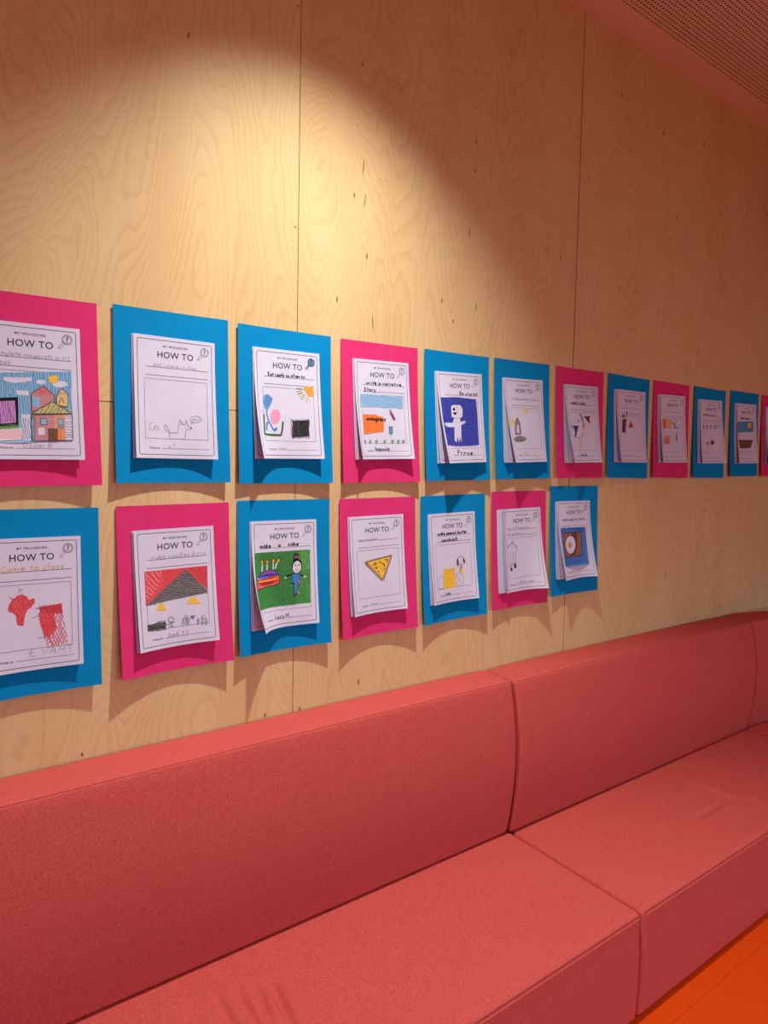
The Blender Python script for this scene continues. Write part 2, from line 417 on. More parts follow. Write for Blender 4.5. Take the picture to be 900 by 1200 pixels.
  ('fill','orange',[(78,169),(76,174),(73,178),(68,180),(63,180),(59,177),(56,173),(55,168),(57,163),(61,160),(66,158),(71,158),(75,160),(78,165)]),
  ('line','darkbrown',[(78,169),(76,174),(73,178),(68,180),(63,180),(59,177),(56,173),(55,168),(57,163),(61,160),(66,158),(71,158),(75,160),(78,165),(78,169)],1),
 ],
}

# ------------------------------------------------------------------ helpers
def srgb(r, g, b):
    f = lambda c: c/12.92 if c <= 0.04045 else ((c+0.055)/1.055)**2.4
    return (f(r/255), f(g/255), f(b/255), 1.0)

def new_mat(name):
    m = bpy.data.materials.new(name)
    m.use_nodes = True
    nt = m.node_tree
    return m, nt, nt.nodes['Principled BSDF']

def node(nt, kind, **kw):
    n = nt.nodes.new(kind)
    for k, v in kw.items():
        setattr(n, k, v)
    return n

def math_node(nt, op, a, b=None):
    n = node(nt, 'ShaderNodeMath', operation=op)
    for i, v in enumerate((a, b)):
        if v is None:
            continue
        if isinstance(v, (int, float)):
            n.inputs[i].default_value = v
        else:
            nt.links.new(v, n.inputs[i])
    return n.outputs[0]

def mapped(nt, scale, coord='Object', loc=(0, 0, 0)):
    tc = node(nt, 'ShaderNodeTexCoord')
    mp = node(nt, 'ShaderNodeMapping')
    mp.inputs['Scale'].default_value = scale
    mp.inputs['Location'].default_value = loc
    nt.links.new(tc.outputs[coord], mp.inputs['Vector'])
    return mp.outputs['Vector']

def noise(nt, vec, scale, detail=2.0, rough=0.5, dist=0.0):
    n = node(nt, 'ShaderNodeTexNoise')
    n.inputs['Scale'].default_value = scale
    n.inputs['Detail'].default_value = detail
    n.inputs['Roughness'].default_value = rough
    n.inputs['Distortion'].default_value = dist
    nt.links.new(vec, n.inputs['Vector'])
    return n.outputs['Fac']

def ramp(nt, fac, stops):
    n = node(nt, 'ShaderNodeValToRGB')
    el = n.color_ramp.elements
    while len(el) < len(stops):
        el.new(0.5)
    for e, (p, c) in zip(el, stops):
        e.position = p
        e.color = c
    nt.links.new(fac, n.inputs['Fac'])
    return n.outputs['Color']

def mixc(nt, fac, a, b, blend='MIX'):
    n = node(nt, 'ShaderNodeMix', data_type='RGBA', blend_type=blend)
    for sock, v in ((n.inputs['Factor'], fac), (n.inputs[6], a), (n.inputs[7], b)):
        if isinstance(v, (int, float, tuple)):
            sock.default_value = v
        else:
            nt.links.new(v, sock)
    return n.outputs[2]

def bump(nt, height, strength, dist, bsdf):
    b = node(nt, 'ShaderNodeBump')
    b.inputs['Strength'].default_value = strength
    b.inputs['Distance'].default_value = dist
    nt.links.new(height, b.inputs['Height'])
    nt.links.new(b.outputs['Normal'], bsdf.inputs['Normal'])

def plywood(name, shift):
    m, nt, p = new_mat(name)
    v = mapped(nt, (1.0, 0.05, 0.26), 'Object', shift)
    big = noise(nt, v, 3.1, 2.2, 0.42, 0.35)
    jag = noise(nt, mapped(nt, (1.0, 0.05, 0.8), 'Object', shift), 26.0, 2.0, 0.5)
    h = math_node(nt, 'ADD', math_node(nt, 'MULTIPLY', big, 52.0), math_node(nt, 'MULTIPLY', jag, 0.9))
    band = math_node(nt, 'FRACT', h)
    line = ramp(nt, band, [(0.0, (0.0, 0.0, 0.0, 1)), (0.55, (0.25, 0.25, 0.25, 1)), (0.88, (1, 1, 1, 1)), (1.0, (0.0, 0.0, 0.0, 1))])
    patch = noise(nt, mapped(nt, (1.0, 0.1, 0.35), 'Object', shift), 5.0, 3.0, 0.5)
    fib = noise(nt, mapped(nt, (1.0, 0.1, 0.02), 'Object', shift), 260.0, 2.0, 0.6)
    c = ramp(nt, patch, [(0.30, WOOD_A), (0.70, WOOD_B)])
    lf = math_node(nt, 'MULTIPLY', line, math_node(nt, 'ADD', math_node(nt, 'MULTIPLY', patch, 0.34), 0.08))
    c = mixc(nt, lf, c, WOOD_LINE)
    c = mixc(nt, math_node(nt, 'MULTIPLY', fib, 0.16), c, WOOD_LINE)
    nt.links.new(c, p.inputs['Base Color'])
    p.inputs['Roughness'].default_value = 0.48
    p.inputs['Specular IOR Level'].default_value = 0.3
    bump(nt, fib, 0.06, 0.001, p)
    return m

WOOD_A = srgb(233, 204, 154)
WOOD_B = srgb(226, 192, 139)
WOOD_LINE = srgb(186, 142, 92)

def plain(name, col, rough=0.7, spec=0.3, grain=0.0, gscale=300.0, bmp=0.0):
    m, nt, p = new_mat(name)
    p.inputs['Base Color'].default_value = col
    p.inputs['Roughness'].default_value = rough
    p.inputs['Specular IOR Level'].default_value = spec
    if grain or bmp:
        n = noise(nt, mapped(nt, (1, 1, 1)), gscale, 3.0, 0.6)
        dark = tuple(c*(1-grain) for c in col[:3])+(1,)
        lite = tuple(min(1, c*(1+grain)) for c in col[:3])+(1,)
        nt.links.new(ramp(nt, n, [(0.3, dark), (0.7, lite)]), p.inputs['Base Color'])
        if bmp:
            bump(nt, n, bmp, 0.001, p)
    return m

def fabric(name, a, b, c):
    m, nt, p = new_mat(name)
    n1 = noise(nt, mapped(nt, (1, 1, 1)), 420.0, 2.0, 0.7)
    n2 = noise(nt, mapped(nt, (1, 1, 1)), 90.0, 3.0, 0.6)
    n3 = noise(nt, mapped(nt, (1, 1, 1)), 3.0, 2.0, 0.5)
    col = ramp(nt, n1, [(0.25, a), (0.5, b), (0.78, c)])
    col = mixc(nt, math_node(nt, 'MULTIPLY', n2, 0.35), col, a)
    col = mixc(nt, math_node(nt, 'MULTIPLY', n3, 0.12), col, a)
    nt.links.new(col, p.inputs['Base Color'])
    p.inputs['Roughness'].default_value = 0.9
    p.inputs['Specular IOR Level'].default_value = 0.12
    p.inputs['Sheen Weight'].default_value = 0.0
    p.inputs['Sheen Roughness'].default_value = 0.5
    bump(nt, n1, 0.12, 0.0006, p)
    return m

def carpet(name):
    m, nt, p = new_mat(name)
    v = mapped(nt, (1, 1, 1))
    n1 = noise(nt, v, 380.0, 2.0, 0.7)
    n2 = noise(nt, v, 25.0, 3.0, 0.6)
    col = ramp(nt, n1, [(0.3, srgb(190, 52, 6)), (0.7, srgb(240, 92, 16))])
    col = mixc(nt, math_node(nt, 'MULTIPLY', n2, 0.3), col, srgb(205, 60, 10))
    nt.links.new(col, p.inputs['Base Color'])
    p.inputs['Roughness'].default_value = 0.95
    p.inputs['Specular IOR Level'].default_value = 0.1
    bump(nt, n1, 0.5, 0.002, p)
    return m

def mesh_obj(name, verts, faces, mats, parent=None, midx=None, smooth=False):
    me = bpy.data.meshes.new(name)
    me.from_pydata([tuple(v) for v in verts], [], faces)
    for mt in (mats if isinstance(mats, (list, tuple)) else [mats]):
        me.materials.append(mt)
    if midx is not None:
        me.polygons.foreach_set('material_index', midx)
    if smooth:
        me.polygons.foreach_set('use_smooth', [True]*len(me.polygons))
    me.update()
    o = bpy.data.objects.new(name, me)
    COL.objects.link(o)
    if parent is not None:
        o.parent = parent
    return o

def structure(o, label, cat):
    o['kind'] = 'structure'
    o['label'] = label
    o['category'] = cat
    return o

def thing(name, label, cat, loc, group=None, roty=0.0):
    e = bpy.data.objects.new(name, None)
    e.empty_display_size = 0.1
    e.location = loc
    e.rotation_euler = (0, roty, 0)
    e['label'] = label
    e['category'] = cat
    if group:
        e['group'] = group
    COL.objects.link(e)
    return e

def box_vf(x0, x1, y0, y1, z0, z1, bev=0.0):
    v = [(x, y, z) for x in (x0, x1) for y in (y0, y1) for z in (z0, z1)]
    f = [(0, 1, 3, 2), (4, 6, 7, 5), (0, 4, 5, 1), (2, 3, 7, 6), (0, 2, 6, 4), (1, 5, 7, 3)]
    return v, f

def ticks(lo, hi, r, step):
    n = max(1, int(round((hi-lo-2*r)/step)))
    a = [lo, lo+0.3*r, lo+0.62*r]
    a += [lo+r+(hi-lo-2*r)*i/n for i in range(n+1)]
    a += [hi-0.62*r, hi-0.3*r, hi]
    return a

def rounded_box(x0, x1, y0, y1, z0, z1, r, steps, warp=None):
    """Closed box surface with rounded edges, gridded so that it can be bent and creased."""
    T = [ticks(x0, x1, r, steps[0]), ticks(y0, y1, r, steps[1]), ticks(z0, z1, r, steps[2])]
    N = [len(t)-1 for t in T]
    lo = (x0+r, y0+r, z0+r)
    hi = (x1-r, y1-r, z1-r)
    idx, verts, faces = {}, [], []
    def vert(i, j, k):
        key = (i, j, k)
        if key not in idx:
            p = (T[0][i], T[1][j], T[2][k])
            c = [min(max(p[a], lo[a]), hi[a]) for a in range(3)]
            d = [p[a]-c[a] for a in range(3)]
            L = math.sqrt(sum(q*q for q in d))
            q = [c[a]+(d[a]/L*r if L > 1e-9 else 0) for a in range(3)]
            idx[key] = len(verts)
            verts.append(warp(*q) if warp else tuple(q))
        return idx[key]
    for i in range(N[0]):
        for j in range(N[1]):
            faces.append((vert(i, j, 0), vert(i, j+1, 0), vert(i+1, j+1, 0), vert(i+1, j, 0)))
            faces.append((vert(i, j, N[2]), vert(i+1, j, N[2]), vert(i+1, j+1, N[2]), vert(i, j+1, N[2])))
        for k in range(N[2]):
            faces.append((vert(i, 0, k), vert(i+1, 0, k), vert(i+1, 0, k+1), vert(i, 0, k+1)))
            faces.append((vert(i, N[1], k), vert(i, N[1], k+1), vert(i+1, N[1], k+1), vert(i+1, N[1], k)))
    for j in range(N[1]):
        for k in range(N[2]):
            faces.append((vert(0, j, k), vert(0, j, k+1), vert(0, j+1, k+1), vert(0, j+1, k)))
            faces.append((vert(N[0], j, k), vert(N[0], j+1, k), vert(N[0], j+1, k+1), vert(N[0], j, k+1)))
    return verts, faces

def tube_vf(pts, r, n=6):
    verts, faces = [], []
    P = [Vector(p) for p in pts]
    for i, p in enumerate(P):
        t = (P[min(i+1, len(P)-1)]-P[max(i-1, 0)]).normalized()
        a = t.cross(Vector((0, 0, 1)))
        if a.length < 1e-4:
            a = t.cross(Vector((0, 1, 0)))
        a.normalize()
        b = t.cross(a)
        for k in range(n):
            w = 2*math.pi*k/n
            verts.append(p+a*(r*math.cos(w))+b*(r*math.sin(w)))
    for i in range(len(P)-1):
        for k in range(n):
            faces.append((i*n+k, i*n+(k+1) % n, (i+1)*n+(k+1) % n, (i+1)*n+k))
    return verts, faces

# ------------------------------------------------------------------ the room
# floor of carpet tiles
sub = plain('screed', srgb(90, 60, 45), 0.9)
M_CARPET = carpet('orange_carpet')
v, f = box_vf(-4.0, 4.62, -7.0, 0.12, -0.06, -0.008)
floor = structure(mesh_obj('floor', v, f, sub), 'floor of bright orange carpet tiles in front of the sofa', 'floor')
v, f = rounded_box(0.0003, 0.9997, 0.0003, 0.4997, -0.008, 0.0, 0.001, (1.1, 0.6, 0.02))
tile_me = None
for ix in range(-6, 3):
    for iy in range(-14, 0):
        x0, y0 = ix*1.0+1.72, iy*0.5+0.25
        if tile_me is None:
            t = mesh_obj('carpet_tile', v, f, M_CARPET, floor, smooth=False)
            tile_me = t.data
        else:
            t = bpy.data.objects.new('carpet_tile', tile_me)
            COL.objects.link(t)
            t.parent = floor
        t.location = (x0, y0, 0)

# plywood wall behind the posters: backing plus single panels with open joints
M_DARK = plain('joint_shadow', srgb(58, 40, 26), 0.95)
v, f = box_vf(-4.0, 4.62, 0.018, 0.12, 0.0, CEIL_Z)
wall_back = structure(mesh_obj('wall_back', v, f, M_DARK), 'pale birch plywood wall carrying the posters', 'wall')
PANELS = [(-3.8, -1.336, 0.0, CEIL_Z), (-1.334, 1.104, 0.0, 1.6985), (-1.334, 1.104, 1.7005, CEIL_Z),
          (1.106, 2.3415, 0.0, CEIL_Z), (2.3465, 4.42, 0.0, 1.6995), (2.3465, 4.42, 1.7005, CEIL_Z)]
panel_objs = []
for i, (a, b, c, d) in enumerate(PANELS):
    v, f = box_vf(a, b, 0.0, 0.018, c, d)
    panel_objs.append(mesh_obj('plywood_panel', v, f, plywood('birch_plywood', (i*3.7+0.4, 0.0, i*1.9)), wall_back))
# unseen far wall behind the viewer, with an opening added for the fill lamp
M_PAINT = plain('wall_paint', srgb(226, 214, 200), 0.8)
wfv, wff = [], []
for (a, b, c, d) in ((-4.0, 4.62, 0.0, 0.85), (-4.0, 4.62, 2.65, CEIL_Z), (-4.0, -0.75, 0.85, 2.65), (3.95, 4.62, 0.85, 2.65)):
    v, f = box_vf(a, b, -7.12, -7.0, c, d)
    wff += [tuple(len(wfv)+i for i in q) for q in f]
    wfv += v
structure(mesh_obj('wall_front', wfv, wff, M_PAINT), 'painted wall with an added window opening facing the plywood wall', 'wall')
M_FRAME = plain('added_window_frame', srgb(235, 235, 232), 0.5)
added_win = structure(thing('added_window_1', 'unseen window added around the cool fill lamp', 'window', (1.6, -7.0, 0.85)), 'unseen window added around the cool fill lamp', 'window')  # unseen window, added only to go with the cool fill lamp
for x in (-2.33, -0.78, 0.78, 2.33):
    v, f = box_vf(x-0.02, x+0.02, -0.03, 0.01, 0.0, 1.8)
    mesh_obj('added_window_frame', v, f, M_FRAME, added_win)
for z in (0.02, 1.78):
    v, f = box_vf(-2.35, 2.35, -0.03, 0.01, z-0.02, z+0.02)
    mesh_obj('added_window_frame', v, f, M_FRAME, added_win)

# right-hand return wall behind the corner sofa
v, f = box_vf(4.44, 4.56, -7.0, 0.018, 0.0, CEIL_Z)
wall_right = structure(mesh_obj('wall_right', v, f, M_DARK), 'plywood return wall beyond the sofa corner', 'wall')
for k in range(3):
    v, f = box_vf(4.42, 4.44, -(k+1)*1.24+0.001, -k*1.24-0.001, 0.0, CEIL_Z)
    mesh_obj('plywood_panel', v, f, plywood('birch_plywood', (k*2.3, 5.0, k*1.3)), wall_right)

# knots and pin marks in the veneer
M_KNOT = plain('knot_brown', srgb(146, 98, 58), 0.8)
KNOTS = [(1.293, 2.354, 0.017), (1.325, 2.457, 0.048), (1.333, 2.362, 0.044), (1.787, 2.645, 0.014), (1.787, 2.549, 0.014),
         (1.767, 2.353, 0.033), (1.370, 2.015, 0.050), (1.343, 2.191, 0.020), (1.238, 2.048, 0.019), (1.808, 2.123, 0.034),
         (1.703, 2.046, 0.014), (2.247, 2.360, 0.025), (1.315, 2.726, 0.012), (1.651, 2.110, 0.022), (0.783, 2.616, 0.020),
         (2.594, 3.059, 0.026), (2.904, 3.002, 0.027), (3.234, 3.050, 0.022), (2.400, 2.683, 0.013), (3.033, 2.675, 0.018),
         (2.628, 2.304, 0.017), (2.629, 2.120, 0.017), (3.265, 2.123, 0.023), (1.014, 0.866, 0.015), (1.129, 0.862, 0.013),
         (1.340, 0.909, 0.021), (0.521, 0.868, 0.012), (3.070, 1.109, 0.020), (3.864, 1.405, 0.018)]
for x, z, h in KNOTS:
    w = 0.0016 if h > 0.028 else 0.0026
    tilt = random.uniform(-0.15, 0.15)
    pts = [(0, h), (w, h*0.7), (w*1.2, h*0.35), (0, 0), (-w, h*0.3), (-w*0.8, h*0.7)]
    vs_ = [(x+px+tilt*(pz-h/2), -0.0004, z-h+pz) for px, pz in pts]
    vs_ += [(p[0], 0.001, p[2]) for p in vs_]
    fs = [tuple(range(6))[::-1]] + [(i, (i+1) % 6, 6+(i+1) % 6, 6+i) for i in range(6)]
    par = next(o for o, (a, b, c, d) in zip(panel_objs, PANELS) if a <= x <= b and c <= z <= d)
    mesh_obj('knot', vs_, fs, M_KNOT, par)
for x, z in ((1.0943, 2.796), (1.0946, 2.212)):
    n = 8
    vs_ = [(x+0.003*math.cos(2*math.pi*i/n), -0.0004, z+0.003*math.sin(2*math.pi*i/n)) for i in range(n)]
    vs_ += [(p[0], 0.001, p[2]) for p in vs_]
    fs = [tuple(range(n))] + [(i, 8+i, 8+(i+1) % n, (i+1) % n) for i in range(n)]
    par = next(o for o, (a, b, c, d) in zip(panel_objs, PANELS) if a <= x <= b and c <= z <= d)
    mesh_obj('pin_mark', vs_, fs, M_KNOT, par)

# ceiling: plain plaster margin along the wall, perforated acoustic board beyond
M_CEIL = plain('ceiling_paint', srgb(236, 226, 218), 0.85, 0.2)
M_VOID = plain('ceiling_void', srgb(40, 28, 22), 0.95)
PITCH_H, R_H = 0.0178, 0.0043
PX0, PX1, PY0 = 1.2, 4.42, -0.118
NX = int((PX1-PX0)/PITCH_H)
NY = 70
PX1 = PX0+NX*PITCH_H
PY1 = PY0-NY*PITCH_H
v, f = box_vf(-4.0, 4.62, -7.0, 0.12, CEIL_Z+0.03, CEIL_Z+0.09)
ceiling = structure(mesh_obj('ceiling', v, f, M_VOID), 'white ceiling with a plain margin beside perforated acoustic board', 'ceiling')
for (a, b, c, d) in ((-4.0, 4.44, PY0, 0.018), (-4.0, PX0, -7.0, PY0), (PX0, PX1, -7.0, PY1), (PX1, 4.44, -7.0, PY0)):
    v, f = box_vf(a, b, c, d, CEIL_Z, CEIL_Z+0.029)
    mesh_obj('plaster_board', v, f, M_CEIL, ceiling)
verts, faces = [], []
gi = {}
def gv(i, j):
    if (i, j) not in gi:
        gi[(i, j)] = len(verts)
        verts.append((PX0+i*PITCH_H, PY0-j*PITCH_H, CEIL_Z))
    return gi[(i, j)]
for i in range(NX):
    for j in range(NY):
        cx, cy = PX0+(i+0.5)*PITCH_H, PY0-(j+0.5)*PITCH_H
        b0 = len(verts)
        for k in range(8):
            w = math.pi/8+k*math.pi/4
            verts.append((cx+R_H*math.cos(w), cy+R_H*math.sin(w), CEIL_Z))
        A, B, Cc, D = gv(i+1, j), gv(i, j), gv(i, j+1), gv(i+1, j+1)   # +x+y, -x+y, -x-y, +x-y
        faces += [(A, b0+1, b0+0), (A, B, b0+2, b0+1), (B, b0+3, b0+2), (B, Cc, b0+4, b0+3),
                  (Cc, b0+5, b0+4), (Cc, D, b0+6, b0+5), (D, b0+7, b0+6), (D, A, b0+0, b0+7)]
perf = mesh_obj('perforated_board', verts, [tuple(reversed(q)) for q in faces], M_CEIL, ceiling)
perf['kind'] = 'stuff'

# ledge filling the gap behind the curved sofa corner
arc = [(3.60+0.806*math.sin(t), -0.80+0.806*math.cos(t)) for t in [math.pi/2*i/24 for i in range(1, 25)]]
poly = [(3.70, -0.0005)] + [(x, min(y, -0.0005)) for x, y in arc if x > 3.70] + [(4.419, -0.80), (4.419, -0.0005)]
n = len(poly)
verts = [(x, y, 0.843) for x, y in poly] + [(x, y, 0.80) for x, y in poly]
faces = [tuple(range(n))[::-1], tuple(range(n, 2*n))] + [(i, (i+1) % n, n+(i+1) % n, n+i) for i in range(n)]
structure(mesh_obj('trim_1', verts, faces, plain('ledge_grey', srgb(228, 214, 196), 0.5)),
          'pale ledge between the plywood wall and the curved sofa back', 'ledge')

# ------------------------------------------------------------------ downlights
M_RING = plain('white_trim', srgb(240, 238, 232), 0.5)
M_LENS, nt_, p_ = new_mat('lamp_lens')
p_.inputs['Base Color'].default_value = (1, 1, 1, 1)
p_.inputs['Emission Color'].default_value = (1.0, 0.86, 0.7, 1)
p_.inputs['Emission Strength'].default_value = 4.0
def downlight(x, y, watts, cone, blend, col, label, group=None):
    t = thing('recessed_downlight', label, 'downlight', (x, y, CEIL_Z), group)
    n = 24
    prof = [(0.048, -0.002), (0.050, -0.006), (0.062, -0.006), (0.066, -0.001)]
    vs_, fs = [], []
    for r, z in prof:
        vs_ += [(r*math.cos(2*math.pi*i/n), r*math.sin(2*math.pi*i/n), z) for i in range(n)]
    for a in range(len(prof)-1):
        fs += [(a*n+i, a*n+(i+1) % n, (a+1)*n+(i+1) % n, (a+1)*n+i) for i in range(n)]
    mesh_obj('trim_ring', vs_, fs, M_RING, t, smooth=True)
    mesh_obj('lens', [(0.048*math.cos(2*math.pi*i/n), 0.048*math.sin(2*math.pi*i/n), -0.002) for i in range(n)], [tuple(range(n))[::-1]], M_LENS, t)
    ld = bpy.data.lights.new('spot_lamp', 'SPOT')
    ld.energy = watts
    ld.color = col
    ld.spot_size = math.radians(cone)
    ld.spot_blend = blend
    ld.shadow_soft_size = 0.03
    lo = bpy.data.objects.new('spot_lamp', ld)
    lo.location = (0, 0, -0.04)
    lo.parent = t
    COL.objects.link(lo)
downlight(*WASHER, 'recessed ceiling downlight close to the plywood wall above the posters')
for q in ROOM_LIGHTS:
    downlight(*q, 'recessed ceiling downlight over the open carpet', 'downlights over the carpet')

# ------------------------------------------------------------------ sofa
M_SOFA = fabric('coral_wool', srgb(176, 61, 62), srgb(208, 90, 85), srgb(231, 122, 110))
M_SEAM = plain('seam_thread', srgb(128, 40, 40), 0.9)
M_PIPE = plain('seam_ridge', srgb(214, 92, 84), 0.9)
SEAT_Z, BACK_Z = 0.323, 0.848

def gauss(d, s):
    return math.exp(-(d/s)**2)

def seg_dist(px, py, ax, ay, bx, by):
    dx, dy = bx-ax, by-ay
    t = max(0.0, min(1.0, ((px-ax)*dx+(py-ay)*dy)/(dx*dx+dy*dy)))
    return math.hypot(px-ax-t*dx, py-ay-t*dy), t

def sofa_section(label, x0, x1, shear_l, shear_r, back_y, creases=(), bend=None, seat_y=-0.685):
    t = thing('sofa_section', label, 'sofa', (0, 0, 0), 'coral sofa sections along the plywood wall')
    Lx = x1-x0
    def shear(x, y, kl, kr):
        u = (x-x0)/Lx
        return x + y*(kl*(1-u)**4 + kr*u**4)
    def place(x, y, z):
        return bend(x, y, z) if bend else (x, y, z)
    def back_w(x, y, z):
        h = (z-SEAT_Z)/(BACK_Z-SEAT_Z)
        k = max(0.0, min(1.0, (-y)/0.16))
        puff = 0.036*math.sin(math.pi*max(0, min(1, h)))**0.9*k**2
        e = min(x-x0, x1-x)
        crown = 0.004*(1-math.exp(-e/0.15)) * (1 if h > 0.9 else 0)
        return place(shear(x, y, shear_l*2.2, shear_r*2.2), y-puff, z+crown)
    def seat_w(x, y, z):
        zz = z
        if z > SEAT_Z-0.03:
            for (ax, ay, bx, by, dep, sig) in creases:
                d, tt = seg_dist(x, y, ax, ay, bx, by)
                zz += -dep*math.sin(math.pi*(0.1+0.8*tt))*gauss(d, sig) + 0.3*dep*math.sin(math.pi*(0.1+0.8*tt))*gauss(d-2.0*sig, sig)
            e = min(x-x0, x1-x, -y, y-seat_y)
            zz += 0.003*(1-math.exp(-max(e, 0)/0.1)) - 0.003
        else:
            zz = z
        yy = y
        if y < seat_y+0.03:
            yy -= 0.006*math.sin(math.pi*max(0, min(1, z/SEAT_Z)))
            if z < 0.12:
                yy += 0.008*gauss(math.hypot(x-(x0+0.46), z-0.055), 0.03)
        return place(shear(x, y, shear_l, shear_r), yy, zz)
    v, f = rounded_box(x0, x1, back_y, -0.004, SEAT_Z+0.001, BACK_Z, 0.010, (0.04, 0.04, 0.03), back_w)
    b = mesh_obj('backrest', v, f, M_SOFA, t, smooth=True)
    fine = 0.0075 if creases else 0.03
    v, f = rounded_box(x0, x1, seat_y, -0.006, 0.004, SEAT_Z, 0.013, (fine, max(fine, 0.0085), 0.03), seat_w)
    s = mesh_obj('seat', v, f, M_SOFA, t, smooth=True)
    # seam lines: dark stitch line on the back's top front edge, raised ridge on the seat's front edge
    N = 60
    xs = [x0+0.012+(Lx-0.024)*i/N for i in range(N+1)]
    pts = [back_w(x, back_y+0.0035, BACK_Z-0.0035) for x in xs]
    v, f = tube_vf(pts, 0.0011)
    mesh_obj('seam', v, f, M_SEAM, b, smooth=True)
    pts = [seat_w(x, seat_y-0.0002, SEAT_Z-0.016) for x in xs]
    v, f = tube_vf(pts, 0.0014)
    mesh_obj('seam', v, f, M_PIPE, s, smooth=True)
    pts = [seat_w(x, seat_y+0.0010, SEAT_Z-0.008) for x in xs]
    v, f = tube_vf(pts, 0.0007)
    mesh_obj('seam', v, f, M_SEAM, s, smooth=True)
    return t

wr = [(0.66, -0.30, 0.70, -0.42, 0.006, 0.011), (0.74, -0.27, 0.72, -0.44, 0.009, 0.011), (0.79, -0.27, 0.77, -0.45, 0.009, 0.011),
      (0.87, -0.30, 0.835, -0.47, 0.013, 0.011), (0.83, -0.29, 0.80, -0.43, 0.007, 0.010)]
sofa_section('long coral sofa section with small wrinkles on its seat', -0.62, 1.902, 0.0, 0.10, -0.155, wr)
sofa_section('coral sofa section with a long cross crease in its seat, meeting the curved corner', 1.908, 3.588, 0.10, 0.03, -0.164,
             [(2.76, -0.25, 2.775, -0.54, 0.012, 0.011), (2.82, -0.53, 2.815, -0.64, 0.012, 0.011), (2.48, -0.49, 2.72, -0.485, 0.006, 0.013)])
R_ARC = 0.80
def corner_bend(x, y, z):
    th = (x-3.594)/R_ARC
    rr = R_ARC+y
    return (3.594+rr*math.sin(th), -R_ARC+rr*math.cos(th), z)
sofa_section('curved coral sofa corner section turning away from the plywood wall', 3.594, 3.594+R_ARC*math.pi/2, 0.0, 0.0, -0.16, (), corner_bend)

# ------------------------------------------------------------------ posters
CW, CH = 0.297, 0.420
PW, PH = 0.210, 0.297
def paper_mat(name, col, rough=0.75):
    m, nt, p = new_mat(name)
    n = noise(nt, mapped(nt, (1, 1, 1)), 14.0, 3.0, 0.5)
    dk = tuple(c*0.94 for c in col[:3])+(1,)
    nt.links.new(ramp(nt, n, [(0.3, dk), (0.7, col)]), p.inputs['Base Color'])
    p.inputs['Roughness'].default_value = rough
    p.inputs['Specular IOR Level'].default_value = 0.10
    bump(nt, n, 0.15, 0.004, p)
    return m
M_BLUE = paper_mat('blue_card', srgb(0, 142, 208))
M_PINK = paper_mat('pink_card', srgb(228, 56, 124))
M_PAPER = paper_mat('white_paper', srgb(222, 220, 243))
INK = dict(black=(18, 16, 18), dark=(58, 54, 58), dark2=(45, 50, 48), pencil=(128, 122, 130), print=(52, 48, 60), paper=(220, 218, 240),
    grey=(140, 138, 142), grey2=(100, 100, 100), steel=(84, 132, 172), blue=(38, 122, 190), blue2=(40, 120, 205), royal=(30, 58, 190),
    navyblue=(14, 32, 160), navy=(20, 34, 84), skyblue=(130, 185, 222), skyblue2=(72, 154, 216), paleblue=(158, 196, 232), skinblue=(210, 214, 228),
    blueline=(110, 130, 180), teal=(60, 150, 160), green=(76, 150, 66), green2=(22, 134, 36), darkgreen=(10, 92, 40), lightgreen=(120, 196, 96),
    palegreen=(190, 210, 180), leaf=(110, 156, 84), olive=(196, 190, 120), yellow=(250, 208, 30), yellow2=(226, 206, 70), gold=(240, 176, 24),
    orange=(238, 130, 30), orange2=(242, 112, 14), salmon=(226, 150, 124), coral=(232, 84, 92), red=(214, 36, 60), red2=(226, 50, 66),
    crimson=(190, 20, 52), maroon=(112, 22, 44), lightred=(230, 140, 140), rose=(206, 130, 140), pink=(222, 110, 160), lightpink=(238, 180, 206),
    palepink=(240, 212, 222), lilac=(206, 160, 214), purple=(150, 60, 170), plum=(124, 60, 110), mauve=(168, 130, 150), tan=(222, 190, 130),
    brown=(150, 96, 56), brown2=(176, 134, 96), darkbrown=(84, 46, 24), redbrown=(150, 84, 62), ochre=(214, 160, 40))
INK_M = {}
def ink(name):
    if name not in INK_M:
        m, nt, p = new_mat('ink_'+name)
        col = srgb(*INK[name])
        p.inputs['Roughness'].default_value = 0.7
        p.inputs['Specular IOR Level'].default_value = 0.2
        if name in ('print', 'paper', 'black'):
            p.inputs['Base Color'].default_value = col
        else:
            n = noise(nt, mapped(nt, (1, 1, 1)), 500.0, 2.0, 0.6)
            lite = tuple(c+(0.8-c)*0.16 for c in col[:3])+(1,)
            nt.links.new(ramp(nt, n, [(0.4, col), (0.72, lite)]), p.inputs['Base Color'])
        INK_M[name] = m
    return INK_M[name]

